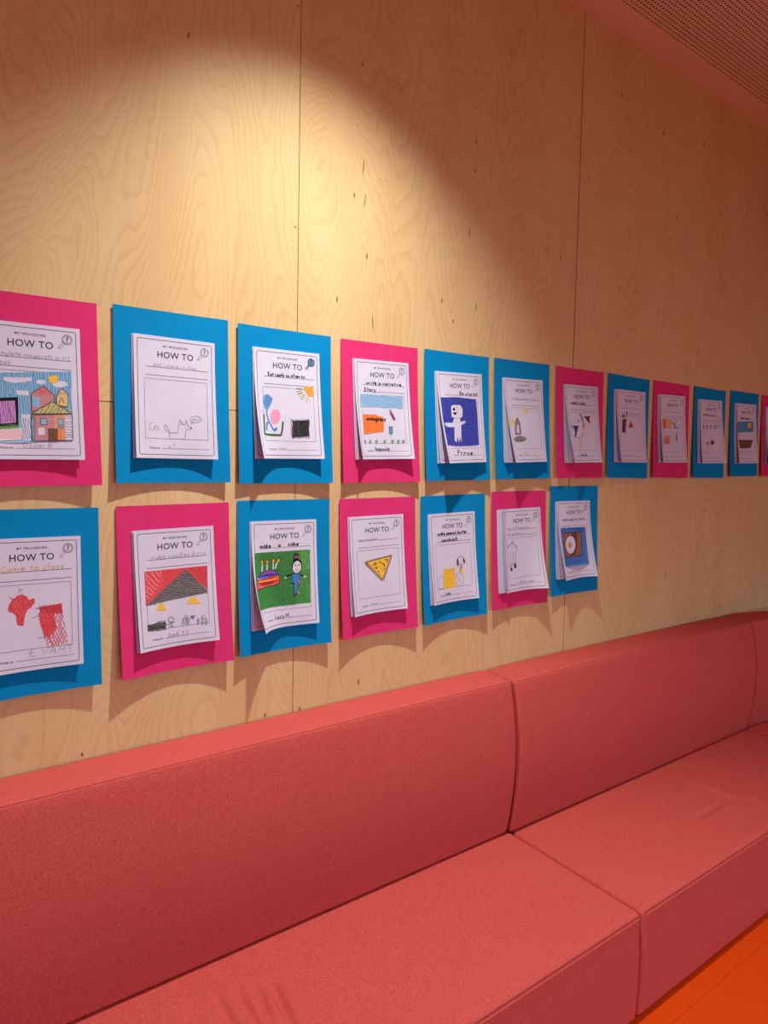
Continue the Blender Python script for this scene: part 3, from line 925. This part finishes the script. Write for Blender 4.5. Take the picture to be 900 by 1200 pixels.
# single-stroke handwriting letters: baseline 0, x-height 4, ascender 7.5
HW = {
 'a': (4.2, [[(3.4, 3.4), (2, 4), (.5, 3), (.3, 1), (1.5, 0), (3, .8), (3.4, 3.4)], [(3.4, 4), (3.4, .5), (3.9, 0)]]),
 'b': (4, [[(.5, 7.5), (.5, 0)], [(.5, 3), (2, 4), (3.4, 2.8), (3, .5), (1.5, 0), (.5, .8)]]),
 'c': (3.8, [[(3.3, 3.3), (2, 4), (.5, 3), (.4, 1), (1.8, 0), (3.3, .6)]]),
 'd': (4.2, [[(3.3, 3.2), (2, 4), (.5, 3), (.4, 1), (1.6, 0), (3.2, 1)], [(3.4, 7.5), (3.4, 0)]]),
 'e': (4, [[(.5, 2), (3.4, 2.3), (2.8, 3.8), (1.4, 4), (.4, 2.4), (.7, .6), (2, 0), (3.4, .7)]]),
 'f': (3, [[(3, 7), (2, 7.4), (1.2, 6), (1.2, 0)], [(0, 4), (2.6, 4)]]),
 'g': (4.2, [[(3.3, 3.4), (2, 4), (.5, 3), (.5, 1), (1.8, .2), (3.2, 1.2)], [(3.4, 4), (3.4, -2), (2, -3), (.5, -2.4)]]),
 'h': (4, [[(.5, 7.5), (.5, 0)], [(.5, 2.5), (2, 4), (3.2, 3.2), (3.3, 0)]]),
 'i': (1.6, [[(.7, 4), (.7, 0)], [(.7, 5.4), (.8, 5.8)]]),
 'k': (3.8, [[(.5, 7.5), (.5, 0)], [(3, 4), (.6, 1.8), (3.2, 0)]]),
 'l': (1.6, [[(.7, 7.5), (.7, 0)]]),
 'm': (5.6, [[(.4, 4), (.4, 0)], [(.4, 2.8), (1.5, 4), (2.4, 3), (2.5, 0)], [(2.5, 2.8), (3.6, 4), (4.6, 3), (4.7, 0)]]),
 'n': (4, [[(.4, 4), (.4, 0)], [(.4, 2.6), (1.8, 4), (3, 3), (3.2, 0)]]),
 'o': (4.1, [[(2, 4), (.5, 3), (.4, 1), (1.8, 0), (3.3, 1), (3.4, 3), (2, 4)]]),
 'p': (4, [[(.5, 4), (.5, -3)], [(.5, 3), (2, 4), (3.4, 3), (3, .6), (1.6, 0), (.5, .8)]]),
 'q': (4.2, [[(3.3, 3.4), (2, 4), (.5, 3), (.5, 1), (1.8, .2), (3.2, 1.2)], [(3.4, 4), (3.4, -3)]]),
 'r': (3, [[(.5, 4), (.5, 0)], [(.5, 2.4), (1.4, 3.8), (2.6, 3.8)]]),
 's': (3.5, [[(3, 3.5), (1.8, 4), (.6, 3.2), (2.8, 1.2), (1.6, 0), (.3, .6)]]),
 't': (3.1, [[(1.4, 6.5), (1.4, .6), (2.4, 0)], [(0, 4.2), (2.8, 4.2)]]),
 'u': (4, [[(.4, 4), (.5, 1), (1.6, 0), (3, 1)], [(3.2, 4), (3.2, 0)]]),
 'v': (3.5, [[(.2, 4), (1.6, 0), (3, 4)]]),
 'w': (5.2, [[(.2, 4), (1.2, 0), (2.4, 3), (3.5, 0), (4.6, 4)]]),
 'y': (4, [[(.3, 4), (1.8, .8)], [(3.4, 4), (.8, -3)]]),
 'z': (3.8, [[(.4, 4), (3, 4), (.4, 0), (3.2, 0)]]),
 'j': (2.4, [[(1.5, 4), (1.5, -2), (.3, -2.8)], [(1.5, 5.4), (1.6, 5.8)]]),
 'A': (5.4, [[(.2, 0), (2.4, 7), (4.6, 0)], [(1.1, 2.6), (3.8, 2.6)]]),
 'B': (4.6, [[(.5, 7), (.5, 0)], [(.5, 7), (3, 6.6), (3, 4.2), (.5, 3.8)], [(.5, 3.8), (3.8, 3.2), (3.6, .5), (.5, 0)]]),
 'C': (5, [[(4.3, 6), (2.6, 7), (.7, 5.4), (.4, 2), (2.2, 0), (4.3, 1)]]),
 'D': (5, [[(.5, 7), (.5, 0)], [(.3, 7), (3.2, 6.2), (4.2, 3.5), (3, .6), (.3, 0)]]),
 'E': (4.4, [[(3.8, 7), (.5, 7), (.5, 0), (3.8, 0)], [(.5, 3.6), (3.2, 3.6)]]),
 'F': (4.4, [[(3.8, 7), (.5, 7), (.5, 0)], [(.5, 3.6), (3.2, 3.6)]]),
 'H': (5, [[(.5, 7), (.5, 0)], [(4, 7), (4, 0)], [(.5, 3.6), (4, 3.6)]]),
 'I': (1.8, [[(.8, 7), (.8, 0)]]),
 'J': (4, [[(3, 7), (3, 1.4), (1.6, 0), (.4, 1.2)], [(1.4, 7), (4, 7)]]),
 'K': (4.8, [[(.5, 7), (.5, 0)], [(4, 7), (.7, 3.4), (4.2, 0)]]),
 'L': (4, [[(.5, 7), (.5, 0), (3.6, 0)]]),
 'M': (6, [[(.4, 0), (.6, 7), (2.8, 2), (5, 7), (5.2, 0)]]),
 'N': (5, [[(.5, 0), (.5, 7), (4, 0), (4, 7)]]),
 'O': (5.4, [[(2.5, 7), (.6, 5.4), (.5, 1.8), (2.4, 0), (4.5, 1.6), (4.5, 5.4), (2.5, 7)]]),
 'P': (4.6, [[(.5, 7), (.5, 0)], [(.5, 7), (3.6, 6.4), (3.4, 3.8), (.5, 3.4)]]),
 'R': (4.8, [[(.5, 7), (.5, 0)], [(.5, 7), (3.6, 6.4), (3.4, 3.8), (.5, 3.4), (4, 0)]]),
 'S': (4.6, [[(4, 6.2), (2.4, 7), (.7, 5.6), (3.8, 2), (2.2, 0), (.4, 1)]]),
 'T': (4.8, [[(.2, 7), (4.6, 7)], [(2.4, 7), (2.4, 0)]]),
 'V': (4.8, [[(.2, 7), (2.2, 0), (4.4, 7)]]),
 'W': (6.4, [[(.2, 7), (1.6, 0), (3, 5), (4.4, 0), (6, 7)]]),
 'Y': (4.8, [[(.2, 7), (2.2, 3.6), (4.4, 7)], [(2.2, 3.6), (2.2, 0)]]),
 '1': (2.2, [[(.3, 5.6), (1.2, 7), (1.2, 0)]]), '2': (4, [[(.4, 5.6), (2, 7), (3.4, 5.4), (.4, 0), (3.6, 0)]]),
 '/': (3.2, [[(.2, 0), (2.8, 7)]]), '.': (1.6, [[(.5, 0), (.7, .4)]]), '?': (4, [[(.4, 5.6), (2, 7), (3.4, 5.4), (2, 3.6), (2, 2)], [(2, .2), (2, .5)]]),
}

def text_mesh(body, size, spacing=1.0, bold=0.0):
    cu = bpy.data.curves.new('txt', 'FONT')
    cu.body = body
    cu.size = size
    cu.space_character = spacing
    cu.align_x = 'CENTER'
    cu.offset = bold
    cu.resolution_u = 3
    ob = bpy.data.objects.new('txt', cu)
    me = bpy.data.meshes.new_from_object(ob)
    vv = [(p.co.x, p.co.y) for p in me.vertices]
    ff = [tuple(p.vertices) for p in me.polygons]
    bpy.data.objects.remove(ob)
    bpy.data.curves.remove(cu)
    bpy.data.meshes.remove(me)
    return vv, ff
TXT_HOW = text_mesh('HOW TO', 21.5, 1.05, 0.22)
TXT_MY = text_mesh('MY PROCEDURE', 6.9, 1.32, 0.16)
TXT_BY = text_mesh('Written by:', 6.0, 1.0, 0.12)
TXT_Q = text_mesh('?', 18.0, 1.0, 0.3)

class Page:
    """A4 sheet; maps millimetres on the page (x right, y down) to poster space, with lift and curl."""
    def __init__(s, card_lift, cx, top, ang, lift, curl, layer):
        s.card_lift, s.cx, s.top, s.ang, s.lift, s.curl, s.layer = card_lift, cx, top, ang, lift, curl, layer
    def raw(s, mx, my):
        x = (mx-105.0)/1000.0
        t = my/297.0
        out = 0.0
        m0, m1, R = s.curl
        if m0 == 'tilt':
            u = 1.0-mx/210.0
            out += m1*u*max(t, 0.0)**1.3
            x += 0.5*m1*m1/0.21*u*max(t, 0.0)**2.6
        elif m1 > 0:
            xe = -0.105+m0+(m1-m0)*max(t, 0.0)**1.15
            q = xe-x
            if q > 0:
                a = min(q/R, 1.5)
                x = xe-R*math.sin(a)-max(0, q-1.5*R)*0.07
                out += R*(1-math.cos(a))+max(0, q-1.5*R)
        sx = (mx-105.0)/105.0
        lm, ll, lr = s.lift
        side = ll if sx < 0 else lr
        tt = max(t, 0.0)
        out += lm*tt**1.5 + (side-lm)*sx*sx*tt**1.8
        z = -my/1000.0
        ca, sa = math.cos(s.ang), math.sin(s.ang)
        px = s.cx + x*ca - z*sa
        pz = s.top + x*sa + z*ca
        y = -(s.card_lift(px, pz) + 0.0016 + s.layer*0.0014 + out)
        return Vector((px, y, pz))
    def pt(s, mx, my, off=0.0):
        p = s.raw(mx, my)
        if off:
            a = s.raw(mx+1.0, my)-s.raw(mx-1.0, my)
            b = s.raw(mx, my+1.0)-s.raw(mx, my-1.0)
            n = a.cross(b)
            n.normalize()
            if n.y > 0:
                n = -n
            p = p+n*off
        return p

class Art:
    """Collects flat marks in page millimetres, then lays them on the page surface."""
    def __init__(s):
        s.v, s.f, s.m, s.mats, s.level = [], [], [], [], 0
    def mi(s, c):
        if c not in s.mats:
            s.mats.append(c)
        return s.mats.index(c)
    def add(s, vs_, fs, c):
        b = len(s.v)
        s.v += [(x, y, s.level) for x, y in vs_]
        s.f += [tuple(b+i for i in q) for q in fs]
        s.m += [s.mi(c)]*len(fs)
    def line(s, pts, w, c, step=6.0):
        P = []
        for a, b in zip(pts[:-1], pts[1:]):
            n = max(1, int(math.ceil(math.hypot(b[0]-a[0], b[1]-a[1])/step)))
            P += [(a[0]+(b[0]-a[0])*i/n, a[1]+(b[1]-a[1])*i/n) for i in range(n)]
        P.append(pts[-1])
        vs_ = []
        for i, p in enumerate(P):
            a, b = P[max(i-1, 0)], P[min(i+1, len(P)-1)]
            dx, dy = b[0]-a[0], b[1]-a[1]
            L = math.hypot(dx, dy) or 1.0
            nx, ny = -dy/L*w/2, dx/L*w/2
            vs_ += [(p[0]+nx, p[1]+ny), (p[0]-nx, p[1]-ny)]
        s.add(vs_, [(2*i, 2*i+1, 2*i+3, 2*i+2) for i in range(len(P)-1)], c)
    def fill(s, poly, c):
        ys = [p[1] for p in poly]
        y0, y1 = min(ys), max(ys)
        n = max(4, int((y1-y0)/3.5))
        E = list(zip(poly, poly[1:]+poly[:1]))
        for i in range(n):
            a, b = y0+(y1-y0)*i/n, y0+(y1-y0)*(i+1)/n
            m = (a+b)/2
            cr = []
            for (p, q) in E:
                if (p[1] <= m) != (q[1] <= m):
                    g = (q[0]-p[0])/(q[1]-p[1])
                    lo, hi = min(p[0], q[0]), max(p[0], q[0])
                    cl = lambda x: min(max(x, lo), hi)
                    cr.append((p[0]+g*(m-p[1]), cl(p[0]+g*(a-p[1])), cl(p[0]+g*(b-p[1]))))
            cr.sort()
            for l, r in zip(cr[0::2], cr[1::2]):
                k = max(1, int((r[0]-l[0])/8))
                vs_ = []
                for j in range(k+1):
                    u = j/k
                    vs_ += [(l[1]+(r[1]-l[1])*u, a), (l[2]+(r[2]-l[2])*u, b)]
                s.add(vs_, [(2*j, 2*j+1, 2*j+3, 2*j+2) for j in range(k)], c)
    def hatch(s, poly, c, sp, ang, w):
        t = math.radians(ang)
        ca, sa = math.cos(t), math.sin(t)
        R = [(p[0]*ca+p[1]*sa, -p[0]*sa+p[1]*ca) for p in poly]
        ys = [p[1] for p in R]
        y = min(ys)+sp*0.5
        E = list(zip(R, R[1:]+R[:1]))
        while y < max(ys):
            cr = sorted(p[0]+(q[0]-p[0])*(y-p[1])/(q[1]-p[1]) for p, q in E if (p[1] <= y) != (q[1] <= y))
            for l, r in zip(cr[0::2], cr[1::2]):
                if r-l < 1.5:
                    continue
                e = random.uniform(-1.2, 1.0)
                n = max(1, int((r-l)/7))
                pts = []
                for i in range(n+1):
                    X = l-e+(r-l+2*e)*i/n
                    Y = y+random.uniform(-sp*0.3, sp*0.3)
                    pts.append((X*ca-Y*sa, X*sa+Y*ca))
                s.line(pts, w*random.uniform(0.7, 1.2), c)
            y += sp*random.uniform(0.8, 1.25)
    def text(s, tm, x, y, c):
        s.add([(x+a, y-b) for a, b in tm[0]], tm[1], c)
    def write(s, txt, x, y, size, w, c, jit=0.25, fit=None):
        k = size/4.0
        if fit:
            tot = sum(2.6 if ch == ' ' else HW.get(ch, HW['o'])[0]+0.6 for ch in txt)*k
            k2 = fit/tot*k
        else:
            k2 = k
        for ch in txt:
            if ch == ' ':
                x += 2.6*k2
                continue
            adv, strokes = HW.get(ch, HW['o'])
            dy = random.uniform(-jit, jit)*k*1.6
            sk = random.uniform(-0.05, 0.12)
            sc = random.uniform(0.88, 1.12)
            for st in strokes:
                # soften corners by one round of corner cutting
                q = [st[0]]
                for a, b in zip(st[:-1], st[1:]):
                    q += [(a[0]*.75+b[0]*.25, a[1]*.75+b[1]*.25), (a[0]*.25+b[0]*.75, a[1]*.25+b[1]*.75)]
                q.append(st[-1])
                s.line([(x+(a+sk*b)*k2, y-b*k*sc+dy) for a, b in q], w, c)
            x += (adv+0.6)*k2
    def build(s, name, page, parent, base=0.00015):
        if not s.v:
            return None
        vs_ = [page.pt(x, y, base+0.00003*l) for x, y, l in s.v]
        o = mesh_obj(name, vs_, s.f, [ink(c) for c in s.mats], parent, s.m)
        o['kind'] = 'stuff'
        return o

def circle(cx, cy, r, n=28):
    return [(cx+r*math.cos(2*math.pi*i/n), cy+r*math.sin(2*math.pi*i/n)) for i in range(n+1)]

def rrect(x0, y0, x1, y1, r):
    p = []
    for cx, cy, a0 in ((x1-r, y0+r, -90), (x1-r, y1-r, 0), (x0+r, y1-r, 90), (x0+r, y0+r, 180)):
        p += [(cx+r*math.cos(math.radians(a0+30*i)), cy+r*math.sin(math.radians(a0+30*i))) for i in range(4)]
    return p+[p[0]]

def leaf(name, front, nx, ny, thick, mat, parent):
    """Sheet of paper with real thickness: smooth front and back, crisp cut edges."""
    front = [Vector(p) for p in front]
    W1 = nx+1
    back = []
    for j in range(ny+1):
        for i in range(nx+1):
            a = front[j*W1+min(i+1, nx)]-front[j*W1+max(i-1, 0)]
            b = front[min(j+1, ny)*W1+i]-front[max(j-1, 0)*W1+i]
            n = b.cross(a)
            n.normalize()
            back.append(front[j*W1+i]-n*thick*(1 if n.y < 0 else -1))
    N = len(front)
    vs_ = front+back
    fs = []
    for j in range(ny):
        for i in range(nx):
            q = (j*W1+i, (j+1)*W1+i, (j+1)*W1+i+1, j*W1+i+1)
            fs.append(q)
            fs.append(tuple(N+k for k in reversed(q)))
    ring = [i for i in range(W1)]+[j*W1+nx for j in range(1, ny+1)]+[ny*W1+i for i in range(nx-1, -1, -1)]+[j*W1 for j in range(ny-1, 0, -1)]
    b0 = len(vs_)
    n = len(ring)
    vs_ = vs_+[front[k] for k in ring]+[back[k] for k in ring]
    rim0 = len(fs)
    for k in range(n):
        fs.append((b0+k, b0+(k+1) % n, b0+n+(k+1) % n, b0+n+k))
    o = mesh_obj(name, vs_, fs, mat, parent, smooth=True)
    return o

def sheet(name, page, mat, parent, nx=26, ny=26, w=210.0, h=297.0):
    vs_ = [page.pt(w*i/nx, h*j/ny) for j in range(ny+1) for i in range(nx+1)]
    return leaf(name, vs_, nx, ny, 0.0003, mat, parent)

def frame_print(page, parent, faint=False):
    a = Art()
    a.line(rrect(9, 9, 201, 288, 5), 1.3, 'print')
    a.line(rrect(25, 104, 187, 249, 1.5), 0.8, 'print')
    a.line([(30, 75), (190, 75)], 1.1, 'print')
    a.line([(30, 95), (190, 95)], 1.1, 'print')
    a.line([(68, 273), (190, 273)], 0.8, 'print')
    return a.build('form_lines', page, parent)

def poster(key, u, v, rot, colour, cl, pad, pl, curl, label, title=(), name=None, inner=2, boxtext=(), icon=None, fan=0.0):
    """cl = card lift (mid, left, right); pad = (centre x, top z, tilt); pl = pad lift; curl of the cover's left edge."""
    t = thing('how_to_poster', label, 'poster', (u, -0.0005, v), 'how-to posters on the plywood wall', -math.radians(rot))
    lm, ll, lr = cl
    rnd = random.Random(key)
    tl, tr = rnd.uniform(0.001, 0.005), rnd.uniform(0.001, 0.004)
    def lift(x, z):
        s = max(-1.0, min(1.0, x/(CW/2)))
        tt = max(0.0, min(1.0, (CH/2-z)/CH))
        side, top = (ll, tl) if s < 0 else (lr, tr)
        return 0.0012 + lm*tt**1.5 + (side-lm)*s*s*tt**1.7 + top*abs(s)**3*(1-tt)
    nx, ny = 22, 26
    vs_ = []
    for j in range(ny+1):
        for i in range(nx+1):
            x, z = -CW/2+CW*i/nx, CH/2-CH*j/ny
            vs_.append((x, -lift(x, z), z))
    leaf('backing_card', vs_, nx, ny, 0.0005, M_BLUE if colour == 'blue' else M_PINK, t)
    cx, top, ang = pad
    ang = math.radians(ang)
    for k in range(inner):
        fr = (k/(inner+0.0))
        cu = (curl[0] if curl[0] == 'tilt' else curl[0]*fr*0.3, curl[1]*fr*0.3, curl[2]) if curl[1] > 0 else (0, 0, 1)
        pg = Page(lift, cx-0.0035+fan*(1-0.6*fr)+0.0015*k+rnd.uniform(-.001, .001), top-0.001+0.0005*k, ang, tuple(q*(0.25+0.3*fr) for q in pl), cu, k)
        ip = sheet('inner_page', pg, M_PAPER, t)
        if k == inner-1:
            frame_print(pg, ip)
    pg = Page(lift, cx, top, ang, pl, curl, inner)
    cover = sheet('cover_page', pg, M_PAPER, t)
    frame_print(pg, cover)
    a = Art()
    a.text(TXT_HOW, 105, 51, 'print')
    a.text(TXT_MY, 105, 25.5, 'print')
    a.text(TXT_BY, 49, 274, 'print')
    a.build('printed_heading', pg, cover)
    a = Art()
    if icon == 'blue':
        a.fill(circle(182, 27, 10)[:-1], 'steel')
        a.line([(174, 35), (165, 46)], 5, 'steel')
        a.level = 2
    a.line(circle(182, 27, 10.5), 1.3 if icon is None else 2.2, 'print')
    a.line(circle(182, 27, 8.0), 0.6, 'print')
    a.line([(173.5, 33), (164, 44), (167, 47.5), (176.5, 36.5)], 0.8, 'print')
    a.line([(164, 44), (163, 47), (167, 47.5)], 0.8, 'print')
    a.text(TXT_Q, 182, 33, 'print')
    a.build('magnifier_print', pg, cover)
    a = Art()
    for (txt, x, y, size, w, c, fit) in title:
        a.write(txt, x, y, size, w, c, fit=fit)
    if name:
        txt, x, size, w, c, fit = name
        a.write(txt, x, 271.5, size, w, c, fit=fit)
    a.build('handwriting', pg, cover)
    a = Art()
    for i, e in enumerate(DRAW.get(key, ())):
        a.level = i
        if e[0] == 'fill':
            a.fill(e[2], e[1])
        elif e[0] == 'hatch':
            a.hatch(e[2], e[1], *e[3:])
        else:
            a.line(e[2], e[3]*1.4, e[1])
    a.level += 1
    for (txt, x, y, size, w, c, fit) in boxtext:
        a.write(txt, x, y, size, w, c, fit=fit)
    a.build('drawing', pg, cover)
    return t

Z3 = (0, 0, 1)
# upper row
poster('1', 0.413, 1.711, 0.75, 'pink', (.010, .024, .020), (0.003, 0.146, 0), (.006, .012, .012), Z3,
       'pink poster with a crayon drawing of houses under a yellow sun and blue sky',
       [('complete minecraft in 1/2', 30, 73, 5, 1.0, 'pencil', 158), ('week.', 30, 93, 6, 1.0, 'pencil', 40)], ('Oscar.R', 82, 6, 1.0, 'pencil', 62))
poster('2', 0.745, 1.719, 0.46, 'blue', (.006, .016, .017), (0.004, 0.147, -0.4), (.005, .012, .016), Z3,
       'blue poster with a faint pencil dog and speech bubble on a nearly blank cover',
       [('ask where is dad', 48, 73, 4.5, 0.8, 'pencil', 112)], ('U.T.', 84, 5, 0.9, 'pencil', 24))
poster('3', 1.069, 1.718, 0.44, 'blue', (.009, .014, .020), (0.002, 0.155, 0.5), (.006, .014, .018), (0.0, 0.075, 0.11),
       'blue poster with an orange corner sun and a black box on its curled cover',
       [('Eat ready so often to', 42, 73, 5, 2.3, 'black', 118)], ('Lucas', 72, 4, 0.7, 'pencil', 26), icon='blue')
poster('4', 1.404, 1.721, 0.99, 'pink', (.008, .016, .020), (0.001, 0.158, 0.8), (.006, .012, .020), (0.0, 0.055, 0.09),
       'pink poster with an orange book and two pencils under a blue sky strip',
       [('write a narrative', 42, 73, 5.5, 2.6, 'black', 138), ('Story', 32, 94, 7, 2.6, 'black', 48)], ('hapsule', 68, 6, 2.6, 'black', 58),
       boxtext=[('writingstory', 38, 181, 6, 2.9, 'black', 76)], inner=3)
poster('5', 1.728, 1.728, 0.86, 'blue', (.009, .020, .020), (0.004, 0.146, 1.4), (.006, .012, .012), ('tilt', 0.038, 1),
       'blue poster with a white figure scribbled round in solid dark blue',
       [('Be scared.', 100, 73, 6.5, 2.2, 'black', 92)], ('Prince', 60, 8, 2.9, 'black', 86), inner=3)
poster('6', 2.053, 1.735, 1.18, 'blue', (.008, .018, .018), (0.001, 0.147, 0.9), (.006, .010, .014), ('tilt', 0.038, 1),
       'blue poster with two yellow stars and a mauve rocket on a grey mound',
       [('Make a paper hat', 36, 73, 4.5, 0.9, 'pencil', 140)], ('Milo', 70, 4.5, 0.9, 'pencil', 34), inner=3, icon=None)
poster('7', 2.390, 1.740, 0.56, 'pink', (.008, .018, .014), (0.002, 0.147, 1.0), (.006, .012, .020), ('tilt', 0.032, 1),
       'pink poster with scattered navy, maroon and orange shapes drawn on the cover',
       [('MAKE CAKE', 34, 75, 5.5, 3.1, 'black', 92)], ('Jess Lee', 66, 6, 2.2, 'black', 54), inner=3)
poster('8', 2.719, 1.742, -0.40, 'blue', (.007, .016, .012), (0.008, 0.152, 1.0), (.005, .012, .012), (0.01, 0.055, 0.10),
       'blue poster with a tall dark brown shape and a small red triangle',
       [], ('L. Roy', 72, 4.5, 0.9, 'pencil', 44), inner=3, fan=-0.008)
poster('9', 3.052, 1.744, -0.04, 'pink', (.007, .016, .012), (0.000, 0.155, 1.2), (.006, .012, .014), (0.015, 0.035, 0.10),
       'pink poster with a four-part drawing of orange and brown scraps', [], ('Tia S', 80, 4.5, 0.8, 'pencil', 60), inner=3, fan=-0.008)
poster('10', 3.389, 1.746, -0.05, 'blue', (.006, .014, .010), (0.002, 0.156, 1.3), (.008, .012, .028), (0.012, 0.030, 0.10),
       'blue poster with bold black handwriting above two small flower-like figures',
       [('MAKE a clay d', 32, 76, 6.5, 2.6, 'black', 122)], ('Em', 90, 4, 0.8, 'pencil', 24), inner=3, fan=-0.008)
poster('11', 3.736, 1.756, 0.78, 'blue', (.006, .016, .012), (0.010, 0.152, 0.7), (.006, .012, .016), (0.015, 0.035, 0.10),
       'blue poster with a blue water panel above a brown bowl shape',
       [('bake bread', 48, 77, 6, 2.9, 'black', 92)], None, inner=3, fan=-0.008)
poster('12', 4.071, 1.758, 0.30, 'pink', (.006, .016, .012), (0.000, 0.150, 0.5), (.006, .012, .012), (0.0, 0.030, 0.08),
       'pink poster at the end of the upper row, beyond the water and bowl poster', [], None)
# lower row
poster('A', 0.413, 1.239, 0.25, 'blue', (.010, .022, .018), (0.001, 0.146, -0.3), (.006, .010, .010), Z3,
       'blue poster with two scribbled red shapes under gold handwriting',
       [('Come to class', 40, 73, 7, 1.7, 'ochre', 136)], None, boxtext=[('E VANT', 96, 265, 9, 0.8, 'pencil', 96)])
poster('B', 0.753, 1.244, 1.03, 'pink', (.011, .028, .024), (-0.004, 0.150, 0.4), (.006, .014, .014), Z3,
       'pink poster with a grey peak against red and two yellow triangles',
       [('make noodles pizza', 42, 73, 5.5, 1.0, 'pencil', 146)], ('Dash. T.J', 78, 5.5, 1.0, 'dark', 52), inner=3)
poster('C', 1.072, 1.251, 0.22, 'blue', (.010, .022, .022), (-0.004, 0.153, -0.2), (.006, .012, .014), (0.0, 0.110, 0.13),
       'blue poster with a rainbow cake and a person on green, cover curling open',
       [('make', 26, 74, 6, 2.6, 'black', 36), ('a', 84, 73, 6, 2.6, 'black', 9), ('cake', 116, 72, 6, 2.6, 'black', 36)], ('Lucy.H', 68, 6, 2.0, 'black', 48))
poster('D', 1.406, 1.253, 0.85, 'pink', (.011, .026, .024), (-0.010, 0.156, 0.3), (.007, .016, .014), (0.0, 0.0, 1),
       'pink poster with one yellow pizza slice on a white cover',
       [('make pizza cheese', 32, 74, 4, 0.9, 'pencil', 72)], ('Hana', 72, 4, 0.9, 'pencil', 24), inner=3)
poster('E', 1.729, 1.259, 1.40, 'blue', (.010, .024, .022), (-0.011, 0.151, 0.1), (.007, .014, .016), (0.0, 0.0, 1),
       'blue poster with a girl beside a yellow block between two pale loaves',
       [('make peanut butter', 36, 72, 6, 3.1, 'black', 136), ('sandwich', 52, 94, 6, 3.1, 'black', 76)], ('Leo', 62, 6, 2.6, 'black', 26), inner=3)
poster('F', 2.056, 1.270, 0.48, 'pink', (.011, .020, .024), (0.004, 0.147, 0.9), (.006, .012, .034), (0.03, 0.035, 0.08),
       'pink poster with a pencil sketch of a pointed figure on thick ruffled pages',
       [('be different', 26, 73, 5, 1.1, 'dark', 118), ('to others', 26, 93, 5, 1.1, 'dark', 84)], ('L. Rotund', 66, 5.5, 1.0, 'dark', 90), inner=5, fan=-0.016)
poster('G', 2.379, 1.288, 0.25, 'blue', (.010, .020, .018), (-0.012, 0.152, 0.1), (.010, .014, .040), ('tilt', 0.030, 1),
       'blue poster with a fried egg on brown toast inside a blue square',
       [('make egg on toast', 30, 74, 5.5, 1.6, 'black', 146)], ('Aly', 58, 5, 1.2, 'dark', 26), inner=3)
